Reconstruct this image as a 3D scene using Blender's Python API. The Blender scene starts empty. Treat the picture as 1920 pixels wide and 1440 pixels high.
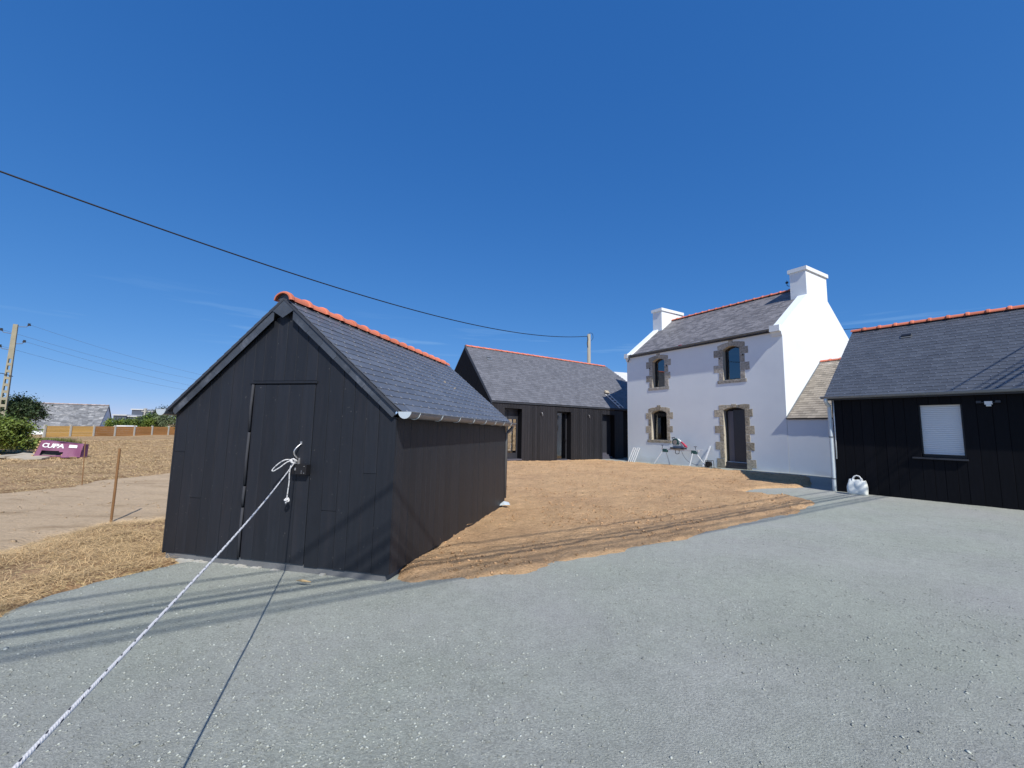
import bpy, bmesh, math, random
import numpy as np
from mathutils import Vector, Matrix
from mathutils.geometry import tessellate_polygon

R_ = math.radians
rng = random.Random(7)
nrg = np.random.default_rng(11)
scene = bpy.context.scene
COL = scene.collection

# ------------------------------------------------------------------ camera
PITCH, ROLL, FPX = 6.254, 1.13, 775.18
cam = bpy.data.cameras.new('camera')
camo = bpy.data.objects.new('camera', cam)
COL.objects.link(camo)
cam.sensor_width = 36
cam.lens = FPX / 1920 * 36
cam.clip_start = 0.05
cam.clip_end = 8000
_a, _r = R_(PITCH), R_(ROLL)
_f = Vector((0, math.cos(_a), math.sin(_a)))
_rt = Vector((1, 0, 0))
_up = _rt.cross(_f)
_R = _rt * math.cos(_r) + _up * math.sin(_r)
_U = _up * math.cos(_r) - _rt * math.sin(_r)
M4 = Matrix.Identity(4)
for i in range(3):
    M4[i][0], M4[i][1], M4[i][2] = _R[i], _U[i], -_f[i]
M4[2][3] = 1.5
camo.matrix_world = M4
scene.camera = camo
CAMP = Vector((0, 0, 1.5))

# ------------------------------------------------------------------ light
SUN_AZ, SUN_EL = 158.0, 46.5
SDIR = Vector((math.sin(R_(SUN_AZ)) * math.cos(R_(SUN_EL)), math.cos(R_(SUN_AZ)) * math.cos(R_(SUN_EL)), math.sin(R_(SUN_EL))))
world = bpy.data.worlds.new('World')
scene.world = world
world.use_nodes = True
wn, wl = world.node_tree.nodes, world.node_tree.links
bg = wn['Background']
sky = wn.new('ShaderNodeTexSky')
sky.sky_type = 'NISHITA'
sky.sun_disc = False
sky.sun_elevation = R_(SUN_EL)
sky.sun_rotation = R_(SUN_AZ)
sky.air_density = 1.0
sky.dust_density = 0.0
sky.ozone_density = 10.0
sky.altitude = 3000
SKYS = 0.125
def wmath(op, a, b=None):
    k = wn.new('ShaderNodeMath'); k.operation = op
    for i, q in enumerate((a, b)):
        if q is None: continue
        if isinstance(q, (int, float)): k.inputs[i].default_value = q
        else: wl.new(q, k.inputs[i])
    return k.outputs[0]
# colour response of the clear maritime sky (deeper blue overhead, softer horizon)
ssp = wn.new('ShaderNodeSeparateColor'); scb = wn.new('ShaderNodeCombineColor')
wl.new(sky.outputs[0], ssp.inputs[0])
for i, (k_, p_) in enumerate(((0.61, 1.0), (0.525, 0.62), (0.70, 0.42))):
    v = wmath('MULTIPLY', wmath('POWER', wmath('MULTIPLY', ssp.outputs[i], SKYS), p_), k_ / SKYS)
    wl.new(v, scb.inputs[i])
# faint high cirrus low in the sky, all round
wtc = wn.new('ShaderNodeTexCoord'); wxyz = wn.new('ShaderNodeSeparateXYZ'); wl.new(wtc.outputs['Generated'], wxyz.inputs[0])
wmp = wn.new('ShaderNodeMapping'); wmp.inputs['Scale'].default_value = (3.0, 3.0, 46.0); wl.new(wtc.outputs['Generated'], wmp.inputs[0])
wnz = wn.new('ShaderNodeTexNoise'); wnz.inputs['Scale'].default_value = 1.6; wnz.inputs['Detail'].default_value = 5; wl.new(wmp.outputs[0], wnz.inputs['Vector'])
band = wmath('MAXIMUM', wmath('SUBTRACT', 1.0, wmath('ABSOLUTE', wmath('MULTIPLY', wmath('SUBTRACT', wxyz.outputs[2], 0.20), 16.0))), 0.0)
cm = wmath('MINIMUM', wmath('MULTIPLY', wmath('MAXIMUM', wmath('SUBTRACT', wnz.outputs[0], 0.56), 0.0), 1.8), 0.18)
cfac = wmath('MULTIPLY', band, cm)
cmx = wn.new('ShaderNodeMix'); cmx.data_type = 'RGBA'
wl.new(cfac, cmx.inputs[0]); wl.new(scb.outputs[0], cmx.inputs[6]); cmx.inputs[7].default_value = (2.6, 4.2, 6.2, 1)
wl.new(cmx.outputs[2], bg.inputs[0])
bg.inputs[1].default_value = SKYS
sl = bpy.data.lights.new('sun', 'SUN')
sl.energy = 4.45
sl.angle = R_(0.53)
sl.color = (1.0, 0.95, 0.87)
so = bpy.data.objects.new('sun', sl)
so.rotation_euler = SDIR.to_track_quat('Z', 'Y').to_euler()
so.location = (0, -10, 20)
COL.objects.link(so)
vs = scene.view_settings
scene.display_settings.display_device = 'sRGB'
vs.view_transform = 'Standard'
vs.look = 'None'
vs.gamma = 1
vs.use_curve_mapping = False
vs.exposure = 0.20

# ------------------------------------------------------------------ materials
MATS = {}
def mat(name, col, rough=0.7, spec=0.3, metal=0.0, var=0.15, nscale=6.0, stretch=(1, 1, 1), bump=0.0, bscale=40.0,
        rnd=0.0, col2=None, c2scale=2.0, c2lo=0.45, c2hi=0.65, sub=0.0, speck=None, speckscale=80, speckthr=0.03, coat=0.0, dist=0.01, fine=None, hi=None):
    """noise-based principled material; rnd = brightness variation per piece (object random + face attribute)"""
    m = bpy.data.materials.new(name)
    m.use_nodes = True
    n, l = m.node_tree.nodes, m.node_tree.links
    b = n['Principled BSDF']
    tc = n.new('ShaderNodeTexCoord')
    mp = n.new('ShaderNodeMapping')
    mp.inputs['Scale'].default_value = stretch
    l.new(tc.outputs['Object'], mp.inputs[0])
    nz = n.new('ShaderNodeTexNoise')
    nz.inputs['Scale'].default_value = nscale
    nz.inputs['Detail'].default_value = 8
    nz.inputs['Roughness'].default_value = 0.65
    l.new(mp.outputs[0], nz.inputs['Vector'])
    base = n.new('ShaderNodeRGB'); base.outputs[0].default_value = (*col, 1)
    cur = base.outputs[0]
    if col2:
        n2 = n.new('ShaderNodeTexNoise'); n2.inputs['Scale'].default_value = c2scale; n2.inputs['Detail'].default_value = 7
        n2.inputs['Roughness'].default_value = 0.6
        l.new(mp.outputs[0], n2.inputs['Vector'])
        mr = n.new('ShaderNodeMapRange'); mr.inputs[1].default_value = c2lo; mr.inputs[2].default_value = c2hi
        l.new(n2.outputs[0], mr.inputs[0])
        mx = n.new('ShaderNodeMix'); mx.data_type = 'RGBA'
        l.new(mr.outputs[0], mx.inputs[0]); l.new(cur, mx.inputs[6]); mx.inputs[7].default_value = (*col2, 1)
        cur = mx.outputs[2]
    # brightness factor
    mr = n.new('ShaderNodeMapRange'); mr.inputs[1].default_value = 0.25; mr.inputs[2].default_value = 0.75
    mr.inputs[3].default_value = 1 - var; mr.inputs[4].default_value = 1 + var
    l.new(nz.outputs[0], mr.inputs[0])
    fac = mr.outputs[0]
    if rnd:
        oi = n.new('ShaderNodeObjectInfo')
        at = n.new('ShaderNodeAttribute'); at.attribute_name = 'rnd'
        ad = n.new('ShaderNodeMath'); ad.operation = 'ADD'
        l.new(oi.outputs['Random'], ad.inputs[0]); l.new(at.outputs['Fac'], ad.inputs[1])
        fr = n.new('ShaderNodeMath'); fr.operation = 'FRACT'; l.new(ad.outputs[0], fr.inputs[0])
        m2 = n.new('ShaderNodeMapRange'); m2.inputs[3].default_value = 1 - rnd; m2.inputs[4].default_value = 1 + rnd
        l.new(fr.outputs[0], m2.inputs[0])
        mu = n.new('ShaderNodeMath'); mu.operation = 'MULTIPLY'; l.new(fac, mu.inputs[0]); l.new(m2.outputs[0], mu.inputs[1])
        fac = mu.outputs[0]
    for fs in ([fine] if fine else []) + ([hi] if hi else []):
        nf = n.new('ShaderNodeTexNoise'); nf.inputs['Scale'].default_value = fs[0]; nf.inputs['Detail'].default_value = 4; nf.inputs['Roughness'].default_value = 0.8
        l.new(tc.outputs['Object'], nf.inputs['Vector'])
        mf = n.new('ShaderNodeMapRange'); mf.inputs[1].default_value = 0.35; mf.inputs[2].default_value = 0.65; mf.inputs[3].default_value = 1 - fs[1]; mf.inputs[4].default_value = 1 + fs[1]
        l.new(nf.outputs[0], mf.inputs[0])
        mu = n.new('ShaderNodeMath'); mu.operation = 'MULTIPLY'; l.new(fac, mu.inputs[0]); l.new(mf.outputs[0], mu.inputs[1])
        fac = mu.outputs[0]
    sc = n.new('ShaderNodeVectorMath'); sc.operation = 'SCALE'
    l.new(cur, sc.inputs[0]); l.new(fac, sc.inputs['Scale'])
    cur = sc.outputs[0]
    if speck:
        vo = n.new('ShaderNodeTexVoronoi'); vo.inputs['Scale'].default_value = speckscale
        l.new(tc.outputs['Object'], vo.inputs['Vector'])
        sp = n.new('ShaderNodeSeparateColor'); l.new(vo.outputs['Color'], sp.inputs[0])
        th = n.new('ShaderNodeMath'); th.operation = 'GREATER_THAN'; th.inputs[1].default_value = 1 - speckthr
        l.new(sp.outputs[0], th.inputs[0])
        mx = n.new('ShaderNodeMix'); mx.data_type = 'RGBA'
        l.new(th.outputs[0], mx.inputs[0]); l.new(cur, mx.inputs[6]); mx.inputs[7].default_value = (*speck, 1)
        cur = mx.outputs[2]
    l.new(cur, b.inputs['Base Color'])
    b.inputs['Roughness'].default_value = rough
    b.inputs['Specular IOR Level'].default_value = spec
    b.inputs['Metallic'].default_value = metal
    if coat: b.inputs['Coat Weight'].default_value = coat
    if bump:
        nb = n.new('ShaderNodeTexNoise'); nb.inputs['Scale'].default_value = bscale; nb.inputs['Detail'].default_value = 6
        nb.inputs['Roughness'].default_value = 0.7
        l.new(mp.outputs[0], nb.inputs['Vector'])
        bp = n.new('ShaderNodeBump'); bp.inputs['Strength'].default_value = bump; bp.inputs['Distance'].default_value = dist
        l.new(nb.outputs[0], bp.inputs['Height']); l.new(bp.outputs[0], b.inputs['Normal'])
    MATS[name] = m
    return m

mat('gravel', (0.328, 0.352, 0.306), 0.95, 0.12, var=0.09, nscale=1.1, bump=1.0, bscale=95, dist=0.013,
    col2=(0.352, 0.360, 0.338), c2scale=0.4, c2lo=0.40, c2hi=0.66, speck=(0.45, 0.47, 0.43), speckscale=150, speckthr=0.012, fine=(70, 0.24), hi=(9, 0.07))
mat('pebble', (0.36, 0.38, 0.34), 0.9, 0.2, var=0.2, nscale=9, rnd=0.40)
mat('soil', (0.64, 0.425, 0.24), 0.97, 0.05, var=0.14, nscale=1.8, bump=1.0, bscale=24, dist=0.08,
    col2=(0.56, 0.365, 0.21), c2scale=0.6, c2lo=0.45, c2hi=0.62, fine=(32, 0.13), hi=(7, 0.10))
mat('clod', (0.47, 0.30, 0.165), 0.97, 0.05, var=0.2, nscale=5, rnd=0.3)
mat('sandtrack', (0.49, 0.375, 0.25), 0.97, 0.05, var=0.10, nscale=0.7, bump=1.0, bscale=16, dist=0.035,
    col2=(0.37, 0.275, 0.175), c2scale=1.5, c2lo=0.52, c2hi=0.68, stretch=(0.55, 1.7, 1), fine=(26, 0.10), hi=(6, 0.07))
mat('field', (0.40, 0.265, 0.155), 0.97, 0.05, var=0.28, nscale=2.4, bump=1.0, bscale=22, dist=0.05,
    col2=(0.25, 0.16, 0.085), c2scale=1.1, c2lo=0.42, c2hi=0.6, speck=(0.56, 0.42, 0.22), speckscale=26, speckthr=0.22)
mat('straw', (0.62, 0.45, 0.24), 0.85, 0.15, var=0.2, nscale=3, rnd=0.42)
mat('blackwood', (0.0155, 0.0182, 0.0245), 0.52, 0.36, var=0.22, nscale=3.5, stretch=(9, 9, 0.7), bump=0.35, bscale=30, rnd=0.12,
    col2=(0.022, 0.0225, 0.028), c2scale=1.2, c2lo=0.5, c2hi=0.75, speck=(0.12, 0.12, 0.12), speckscale=150, speckthr=0.0007, dist=0.004)
mat('blackwood2', (0.0050, 0.0052, 0.0075), 0.65, 0.15, var=0.3, nscale=3.5, stretch=(9, 9, 0.7), bump=0.35, bscale=30, rnd=0.15, dist=0.004)
mat('greywood', (0.020, 0.0195, 0.023), 0.55, 0.4, var=0.3, nscale=3.5, stretch=(9, 9, 0.6), bump=0.35, bscale=30, rnd=0.3, dist=0.004)
mat('slate_shed', (0.108, 0.119, 0.140), 0.42, 0.5, var=0.18, nscale=5, bump=0.3, bscale=35, rnd=0.14, dist=0.004)
mat('slate_rake', (0.055, 0.064, 0.080), 0.45, 0.5, var=0.3, nscale=5, bump=0.4, bscale=25, rnd=0.25, dist=0.004, col2=(0.09, 0.10, 0.12), c2scale=5, c2lo=0.55, c2hi=0.7)
mat('slate_new', (0.080, 0.090, 0.108), 0.42, 0.5, var=0.14, nscale=5, bump=0.3, bscale=35, rnd=0.13, dist=0.004)
mat('slate_b', (0.135, 0.14, 0.158), 0.5, 0.45, var=0.10, nscale=2, bump=0.3, bscale=35, rnd=0.16, dist=0.004)
mat('slate_old', (0.20, 0.193, 0.198), 0.55, 0.45, var=0.14, nscale=1.2, bump=0.4, bscale=30, rnd=0.30, dist=0.004)
mat('slate_lichen', (0.30, 0.265, 0.22), 0.75, 0.25, var=0.3, nscale=2.5, bump=0.5, bscale=30, rnd=0.22,
    col2=(0.45, 0.41, 0.37), c2scale=2.2, c2lo=0.5, c2hi=0.7, dist=0.005)
mat('slate_pale', (0.17, 0.175, 0.18), 0.5, 0.5, var=0.35, nscale=2.5, rnd=0.3, bump=0.4, bscale=8, stretch=(1, 2.2, 2.2),
    col2=(0.34, 0.34, 0.33), c2scale=1.6, c2lo=0.50, c2hi=0.70, dist=0.02)
mat('ridge_weathered', (0.42, 0.33, 0.29), 0.8, 0.2, var=0.2, nscale=2, rnd=0.3)
mat('slate_plain', (0.045, 0.050, 0.062), 0.5, 0.4, var=0.2, nscale=4)
mat('terracotta', (0.58, 0.180, 0.105), 0.75, 0.25, var=0.14, nscale=7, bump=0.2, bscale=40, rnd=0.14, dist=0.003)
mat('terracotta_b', (0.60, 0.19, 0.12), 0.75, 0.25, var=0.14, nscale=7, rnd=0.14)
mat('zinc', (0.20, 0.22, 0.25), 0.42, 0.5, metal=0.35, var=0.12, nscale=8)
mat('zinc_grey', (0.17, 0.185, 0.20), 0.5, 0.5, metal=0.3, var=0.12, nscale=4)
mat('zinc_bright', (0.55, 0.62, 0.66), 0.45, 0.5, metal=0.2, var=0.06, nscale=8)
mat('steel', (0.60, 0.60, 0.60), 0.35, 0.5, metal=0.8, var=0.1, nscale=12)
mat('render_white', (0.80, 0.855, 0.875), 0.9, 0.2, var=0.035, nscale=0.8, bump=0.12, bscale=60, dist=0.004,
    col2=(0.76, 0.81, 0.84), c2scale=0.45, c2lo=0.45, c2hi=0.7)
mat('granite', (0.47, 0.42, 0.32), 0.9, 0.25, var=0.28, nscale=9, bump=0.9, bscale=22, rnd=0.24, dist=0.02,
    col2=(0.31, 0.275, 0.21), c2scale=16, c2lo=0.45, c2hi=0.6)
mat('granite_grey', (0.44, 0.41, 0.35), 0.9, 0.25, var=0.28, nscale=9, bump=0.9, bscale=22, rnd=0.24, dist=0.02,
    col2=(0.30, 0.28, 0.24), c2scale=16, c2lo=0.45, c2hi=0.6)
mat('mortar', (0.50, 0.46, 0.38), 0.9, 0.2, var=0.1, nscale=6)
mat('concrete', (0.16, 0.165, 0.17), 0.9, 0.2, var=0.2, nscale=4, bump=0.4, bscale=30)
mat('concrete_pale', (0.46, 0.45, 0.40), 0.85, 0.2, var=0.15, nscale=7, bump=0.3, bscale=40)
mat('black_paint', (0.012, 0.012, 0.014), 0.4, 0.5, var=0.1)
mat('anthracite', (0.035, 0.037, 0.045), 0.35, 0.5, var=0.1, nscale=1)
mat('rubber', (0.045, 0.047, 0.055), 0.75, 0.2, var=0.2, nscale=8)
mat('door_grey', (0.10, 0.10, 0.125), 0.4, 0.5, var=0.08, nscale=1)
mat('shutter', (0.72, 0.74, 0.76), 0.45, 0.4, var=0.02)
mat('white_plastic', (0.74, 0.77, 0.74), 0.5, 0.4, var=0.08, nscale=14)
mat('white_metal', (0.75, 0.76, 0.76), 0.4, 0.4, var=0.05)
mat('alu', (0.66, 0.68, 0.69), 0.4, 0.5, metal=0.1, var=0.06)
mat('teal_tool', (0.03, 0.10, 0.10), 0.45, 0.4, var=0.1)
mat('red_bag', (0.42, 0.055, 0.10), 0.7, 0.2, var=0.15)
mat('glass_reflection', (0.20, 0.19, 0.19), 0.9, 0.1, var=0.1, nscale=2, stretch=(8, 8, 0.4))  # grey of the reflections in the lower window
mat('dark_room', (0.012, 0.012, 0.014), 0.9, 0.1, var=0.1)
mat('pole_concrete', (0.33, 0.31, 0.23), 0.85, 0.2, var=0.15, nscale=2)
mat('pole_wood', (0.32, 0.30, 0.25), 0.9, 0.1, var=0.25, nscale=4, stretch=(4, 4, 0.3))
mat('stake_wood', (0.24, 0.135, 0.065), 0.9, 0.1, var=0.25, nscale=6, stretch=(4, 4, 0.5))
mat('fence_light', (0.60, 0.37, 0.12), 0.8, 0.2, var=0.12, nscale=2, stretch=(1, 1, 6), rnd=0.12)
mat('fence_dark', (0.34, 0.17, 0.06), 0.8, 0.2, var=0.15, nscale=2, stretch=(1, 1, 6), rnd=0.15)
mat('purple', (0.21, 0.075, 0.145), 0.6, 0.3, var=0.12, nscale=3, bump=0.4, bscale=4, dist=0.03)
mat('print_white', (0.78, 0.78, 0.78), 0.6, 0.3, var=0.03)
mat('slab', (0.42, 0.37, 0.29), 0.9, 0.2, var=0.14, nscale=4)
mat('pallet', (0.50, 0.34, 0.19), 0.85, 0.2, var=0.2, nscale=5)
mat('bark', (0.10, 0.075, 0.05), 0.95, 0.1, var=0.3, nscale=8)
mat('leaf_bright', (0.135, 0.185, 0.030), 0.55, 0.35, var=0.25, nscale=1.5, rnd=0.45)
mat('leaf_mid', (0.075, 0.125, 0.030), 0.6, 0.3, var=0.25, nscale=1.5, rnd=0.45)
mat('leaf_dark', (0.035, 0.060, 0.022), 0.6, 0.3, var=0.25, nscale=1.5, rnd=0.45)
mat('leaf_grey', (0.12, 0.15, 0.075), 0.7, 0.2, var=0.25, nscale=1.5, rnd=0.4)
mat('grass', (0.17, 0.19, 0.06), 0.8, 0.1, var=0.3, nscale=2, rnd=0.5)
mat('bluegrey_clad', (0.085, 0.10, 0.13), 0.6, 0.3, var=0.1, nscale=1)
mat('pale_roof', (0.55, 0.56, 0.56), 0.5, 0.4, var=0.1, nscale=1)
mat('cable', (0.010, 0.010, 0.012), 0.6, 0.3, var=0.05)
mat('wire_grey', (0.16, 0.20, 0.27), 0.5, 0.3, var=0.05)

def glass_mat(key, tint):
    m = bpy.data.materials.new('window_' + key); m.use_nodes = True
    n, l = m.node_tree.nodes, m.node_tree.links
    n.remove(n['Principled BSDF'])
    out = n['Material Output']
    fr = n.new('ShaderNodeFresnel'); fr.inputs[0].default_value = 1.8
    ad = n.new('ShaderNodeMath'); ad.operation = 'ADD'; ad.inputs[1].default_value = 0.10; ad.use_clamp = True
    l.new(fr.outputs[0], ad.inputs[0])
    tr = n.new('ShaderNodeBsdfTransparent'); tr.inputs[0].default_value = (*tint, 1)
    gl = n.new('ShaderNodeBsdfGlossy'); gl.inputs['Roughness'].default_value = 0.01; gl.inputs[0].default_value = (0.9, 0.93, 0.95, 1)
    mx = n.new('ShaderNodeMixShader')
    l.new(ad.outputs[0], mx.inputs[0]); l.new(tr.outputs[0], mx.inputs[1]); l.new(gl.outputs[0], mx.inputs[2])
    l.new(mx.outputs[0], out.inputs[0])
    MATS[key] = m
def foot_dirt(m):
    n, l = m.node_tree.nodes, m.node_tree.links
    b = n['Principled BSDF']; src = b.inputs['Base Color'].links[0].from_socket
    tc = n.new('ShaderNodeTexCoord'); sp = n.new('ShaderNodeSeparateXYZ'); l.new(tc.outputs['Object'], sp.inputs[0])
    nz = n.new('ShaderNodeTexNoise'); nz.inputs['Scale'].default_value = 2.2; nz.inputs['Detail'].default_value = 8; l.new(tc.outputs['Object'], nz.inputs['Vector'])
    mr = n.new('ShaderNodeMapRange'); mr.inputs[1].default_value = 0.75; mr.inputs[2].default_value = 0.12; mr.inputs[3].default_value = -0.35; mr.inputs[4].default_value = 0.55
    l.new(sp.outputs[2], mr.inputs[0])
    ad = n.new('ShaderNodeMath'); ad.operation = 'ADD'; l.new(mr.outputs[0], ad.inputs[0]); l.new(nz.outputs[0], ad.inputs[1])
    m2 = n.new('ShaderNodeMapRange'); m2.inputs[1].default_value = 0.62; m2.inputs[2].default_value = 1.15; m2.inputs[4].default_value = 0.42
    l.new(ad.outputs[0], m2.inputs[0])
    mx = n.new('ShaderNodeMix'); mx.data_type = 'RGBA'
    l.new(m2.outputs[0], mx.inputs[0]); l.new(src, mx.inputs[6]); mx.inputs[7].default_value = (0.50, 0.46, 0.38, 1)
    l.new(mx.outputs[2], b.inputs['Base Color'])
foot_dirt(MATS['render_white'])
glass_mat('glass', (0.42, 0.44, 0.46))
glass_mat('glass_clear', (0.92, 0.93, 0.93))

def rope_mat():
    m = bpy.data.materials.new('rope_braid'); m.use_nodes = True
    n, l = m.node_tree.nodes, m.node_tree.links
    b = n['Principled BSDF']; b.inputs['Roughness'].default_value = 0.8
    a = n.new('ShaderNodeAttribute'); a.attribute_name = 'ropeuv'
    sp = n.new('ShaderNodeSeparateXYZ'); l.new(a.outputs['Vector'], sp.inputs[0])
    # u = distance along (m), v = angle 0..1 ; flecks where fract(u/0.05)<.3 and fract(v+u*k)<.22
    def M(op, x, y=None):
        k = n.new('ShaderNodeMath'); k.operation = op
        for i, q in enumerate((x, y)):
            if q is None: continue
            if isinstance(q, (int, float)): k.inputs[i].default_value = q
            else: l.new(q, k.inputs[i])
        return k.outputs[0]
    u, v = sp.outputs[0], sp.outputs[1]
    f1 = M('FRACT', M('MULTIPLY', u, 26.0))
    f2 = M('FRACT', M('ADD', M('MULTIPLY', v, 2.0), M('MULTIPLY', u, 13.0)))
    fleck = M('MULTIPLY', M('LESS_THAN', f1, 0.32), M('LESS_THAN', f2, 0.26))
    f3 = M('FRACT', M('ADD', M('MULTIPLY', v, 4.0), M('MULTIPLY', u, 120.0)))
    f4 = M('FRACT', M('SUBTRACT', M('MULTIPLY', v, 4.0), M('MULTIPLY', u, 120.0)))
    h = M('ADD', M('ABSOLUTE', M('SUBTRACT', f3, 0.5)), M('ABSOLUTE', M('SUBTRACT', f4, 0.5)))
    mx = n.new('ShaderNodeMix'); mx.data_type = 'RGBA'
    l.new(fleck, mx.inputs[0]); mx.inputs[6].default_value = (0.62, 0.62, 0.62, 1); mx.inputs[7].default_value = (0.02, 0.02, 0.03, 1)
    l.new(mx.outputs[2], b.inputs['Base Color'])
    bp = n.new('ShaderNodeBump'); bp.inputs['Strength'].default_value = 0.6; bp.inputs['Distance'].default_value = 0.002
    l.new(h, bp.inputs['Height']); l.new(bp.outputs[0], b.inputs['Normal'])
    MATS['rope'] = m
rope_mat()

def dotted_wire(): pass

# ------------------------------------------------------------------ mesh helpers
def link(o, parent=None):
    COL.objects.link(o)
    if parent is not None: o.parent = parent
    return o

def tag(o, label=None, cat=None, group=None, kind=None):
    if label: o['label'] = label
    if cat: o['category'] = cat
    if group: o['group'] = group
    if kind: o['kind'] = kind
    return o

def empty(name, loc=(0, 0, 0), rz=0.0, label=None, cat=None, group=None):
    o = bpy.data.objects.new(name, None)
    o.empty_display_size = 0.2
    o.location = loc
    o.rotation_euler = (0, 0, rz)
    link(o)
    return tag(o, label, cat, group)

class MB:
    def __init__(s): s.v = []; s.f = []; s.r = []
    def add(s, vs, fs, r=None):
        k = len(s.v)
        s.v += [tuple(p) for p in vs]
        s.f += [tuple(k + i for i in f) for f in fs]
        s.r += [rng.random() if r is None else r] * len(fs)
        return s
    def box(s, x0, x1, y0, y1, z0, z1, M=None, r=None):
        P = [Vector(p) for p in ((x0, y0, z0), (x1, y0, z0), (x1, y1, z0), (x0, y1, z0), (x0, y0, z1), (x1, y0, z1), (x1, y1, z1), (x0, y1, z1))]
        if M is not None: P = [M @ p for p in P]
        return s.add(P, [(0, 3, 2, 1), (4, 5, 6, 7), (0, 1, 5, 4), (1, 2, 6, 5), (2, 3, 7, 6), (3, 0, 4, 7)], r)
    def prism(s, poly, ext, r=None):
        """poly: list of 3D points (planar), ext: extrusion vector"""
        n = len(poly); e = Vector(ext)
        P = [Vector(p) for p in poly]; Q = [p + e for p in P]
        fs = [tuple(range(n)), tuple(range(2 * n - 1, n - 1, -1))]
        fs += [((i + 1) % n, i, n + i, n + (i + 1) % n) for i in range(n)]
        return s.add(P + Q, fs, r)
    def tube(s, path, rad, n=8, cap=True, r=None):
        P = [Vector(p) for p in path]; k = len(P)
        rr = rad if isinstance(rad, (list, tuple)) else [rad] * k
        vs, fs = [], []
        ref = None
        for i in range(k):
            t = (P[min(i + 1, k - 1)] - P[max(i - 1, 0)]).normalized()
            if ref is None:
                ref = Vector((0, 0, 1)) if abs(t.z) < 0.9 else Vector((1, 0, 0))
            a = (ref - t * ref.dot(t)).normalized(); ref = a
            b = t.cross(a)
            for j in range(n):
                w = 2 * math.pi * j / n
                vs.append(P[i] + (a * math.cos(w) + b * math.sin(w)) * rr[i])
        for i in range(k - 1):
            for j in range(n):
                fs.append((i * n + j, i * n + (j + 1) % n, (i + 1) * n + (j + 1) % n, (i + 1) * n + j))
        if cap:
            fs.append(tuple(range(n - 1, -1, -1))); fs.append(tuple((k - 1) * n + j for j in range(n)))
        return s.add(vs, fs, r)
    def mesh(s, name, m, smooth=False):
        me = bpy.data.meshes.new(name)
        me.from_pydata(s.v, [], s.f)
        me.materials.append(MATS[m])
        at = me.attributes.new('rnd', 'FLOAT', 'FACE')
        at.data.foreach_set('value', s.r)
        if smooth: me.polygons.foreach_set('use_smooth', [True] * len(s.f))
        me.update()
        return me
    def build(s, name, m, parent=None, smooth=False, kind=None):
        o = link(bpy.data.objects.new(name, s.mesh(name, m, smooth)), parent)
        if kind: o['kind'] = kind
        return o

def inst(name, me, M, parent):
    o = bpy.data.objects.new(name, me)
    link(o, parent)
    o.matrix_local = M
    return o

def frameM(o, X, Y, Z):
    m = Matrix.Identity(4)
    for i in range(3):
        m[i][0], m[i][1], m[i][2], m[i][3] = X[i], Y[i], Z[i], o[i]
    return m

# ------------------------------------------------------------------ terrain
def fade(t): return t * t * t * (t * (t * 6 - 15) + 10)
_H = nrg.random((256, 256))
def vnoise(x, y):
    xi = np.floor(x).astype(int); yi = np.floor(y).astype(int)
    fx = fade(x - xi); fy = fade(y - yi)
    a = _H[xi % 256, yi % 256]; b = _H[(xi + 1) % 256, yi % 256]; c = _H[xi % 256, (yi + 1) % 256]; d = _H[(xi + 1) % 256, (yi + 1) % 256]
    return (a * (1 - fx) + b * fx) * (1 - fy) + (c * (1 - fx) + d * fx) * fy - 0.5
def fbm(x, y, o=4, g=0.55):
    s = 0; a = 1; f = 1
    for k in range(o):
        s = s + a * vnoise(x * f + 17.3 * k, y * f + 9.1 * k); a *= g; f *= 2.03
    return s
CTRL = [(0, 0, 0), (-1.2, 4.2, -0.02), (-3.9, 4.9, -0.03), (-0.15, 8.9, -0.15), (1.5, 4.5, 0), (-0.9, 17.9, 0.083), (3.05, 21.1, -0.04), (6.4, 24, -0.07),
        (6.1, 21.8, 0.007), (8.07, 18.5, 0.07), (10.08, 15.15, 0.137), (8.47, 10.9, 0.06), (10.3, 8.3, 0.13), (12.5, 5, 0.13), (-6, 6.4, 0), (-10, 10, 0),
        (4, 9, 0.0), (5, 13, 0.06), (2, 13, 0.0), (5, 4, 0), (8, 6, 0.04), (-18, 16, 0), (-5, 14, 0)]
def sstep(a, b, x):
    t = np.clip((x - a) / (b - a), 0, 1); return t * t * (3 - 2 * t)
def gz(x, y):
    x = np.asarray(x, float); y = np.asarray(y, float)
    W = 0.02; S = 0
    for cx, cy, cz in CTRL:
        w = np.exp(-((x - cx) ** 2 + (y - cy) ** 2) / (2 * 2.2 ** 2)); W = W + w; S = S + w * cz
    z = S / W
    r = np.hypot(x, y)
    z = z + 3.4 * np.exp(-(((x - 1.5) / 7.0) ** 2 + ((y - 42) / 8.0) ** 2) ** 1.5)
    z = z + 0.04 * sstep(30, 45, r) - 2.4 * sstep(66, 82, r) - 6 * sstep(80, 500, r)
    return z
def gz1(x, y): return float(gz(x, y))

def sdpoly(x, y, poly):
    """signed distance, positive inside"""
    d = np.full(x.shape, 1e9); ins = np.zeros(x.shape, bool)
    n = len(poly)
    for i in range(n):
        ax, ay = poly[i]; bx, by = poly[(i + 1) % n]
        ex, ey = bx - ax, by - ay
        t = np.clip(((x - ax) * ex + (y - ay) * ey) / (ex * ex + ey * ey + 1e-12), 0, 1)
        d = np.minimum(d, np.hypot(x - ax - t * ex, y - ay - t * ey))
        c = ((ay > y) != (by > y)) & (x < (bx - ax) * (y - ay) / (by - ay + 1e-12) + ax)
        ins ^= c
    return np.where(ins, d, -d)

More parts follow.
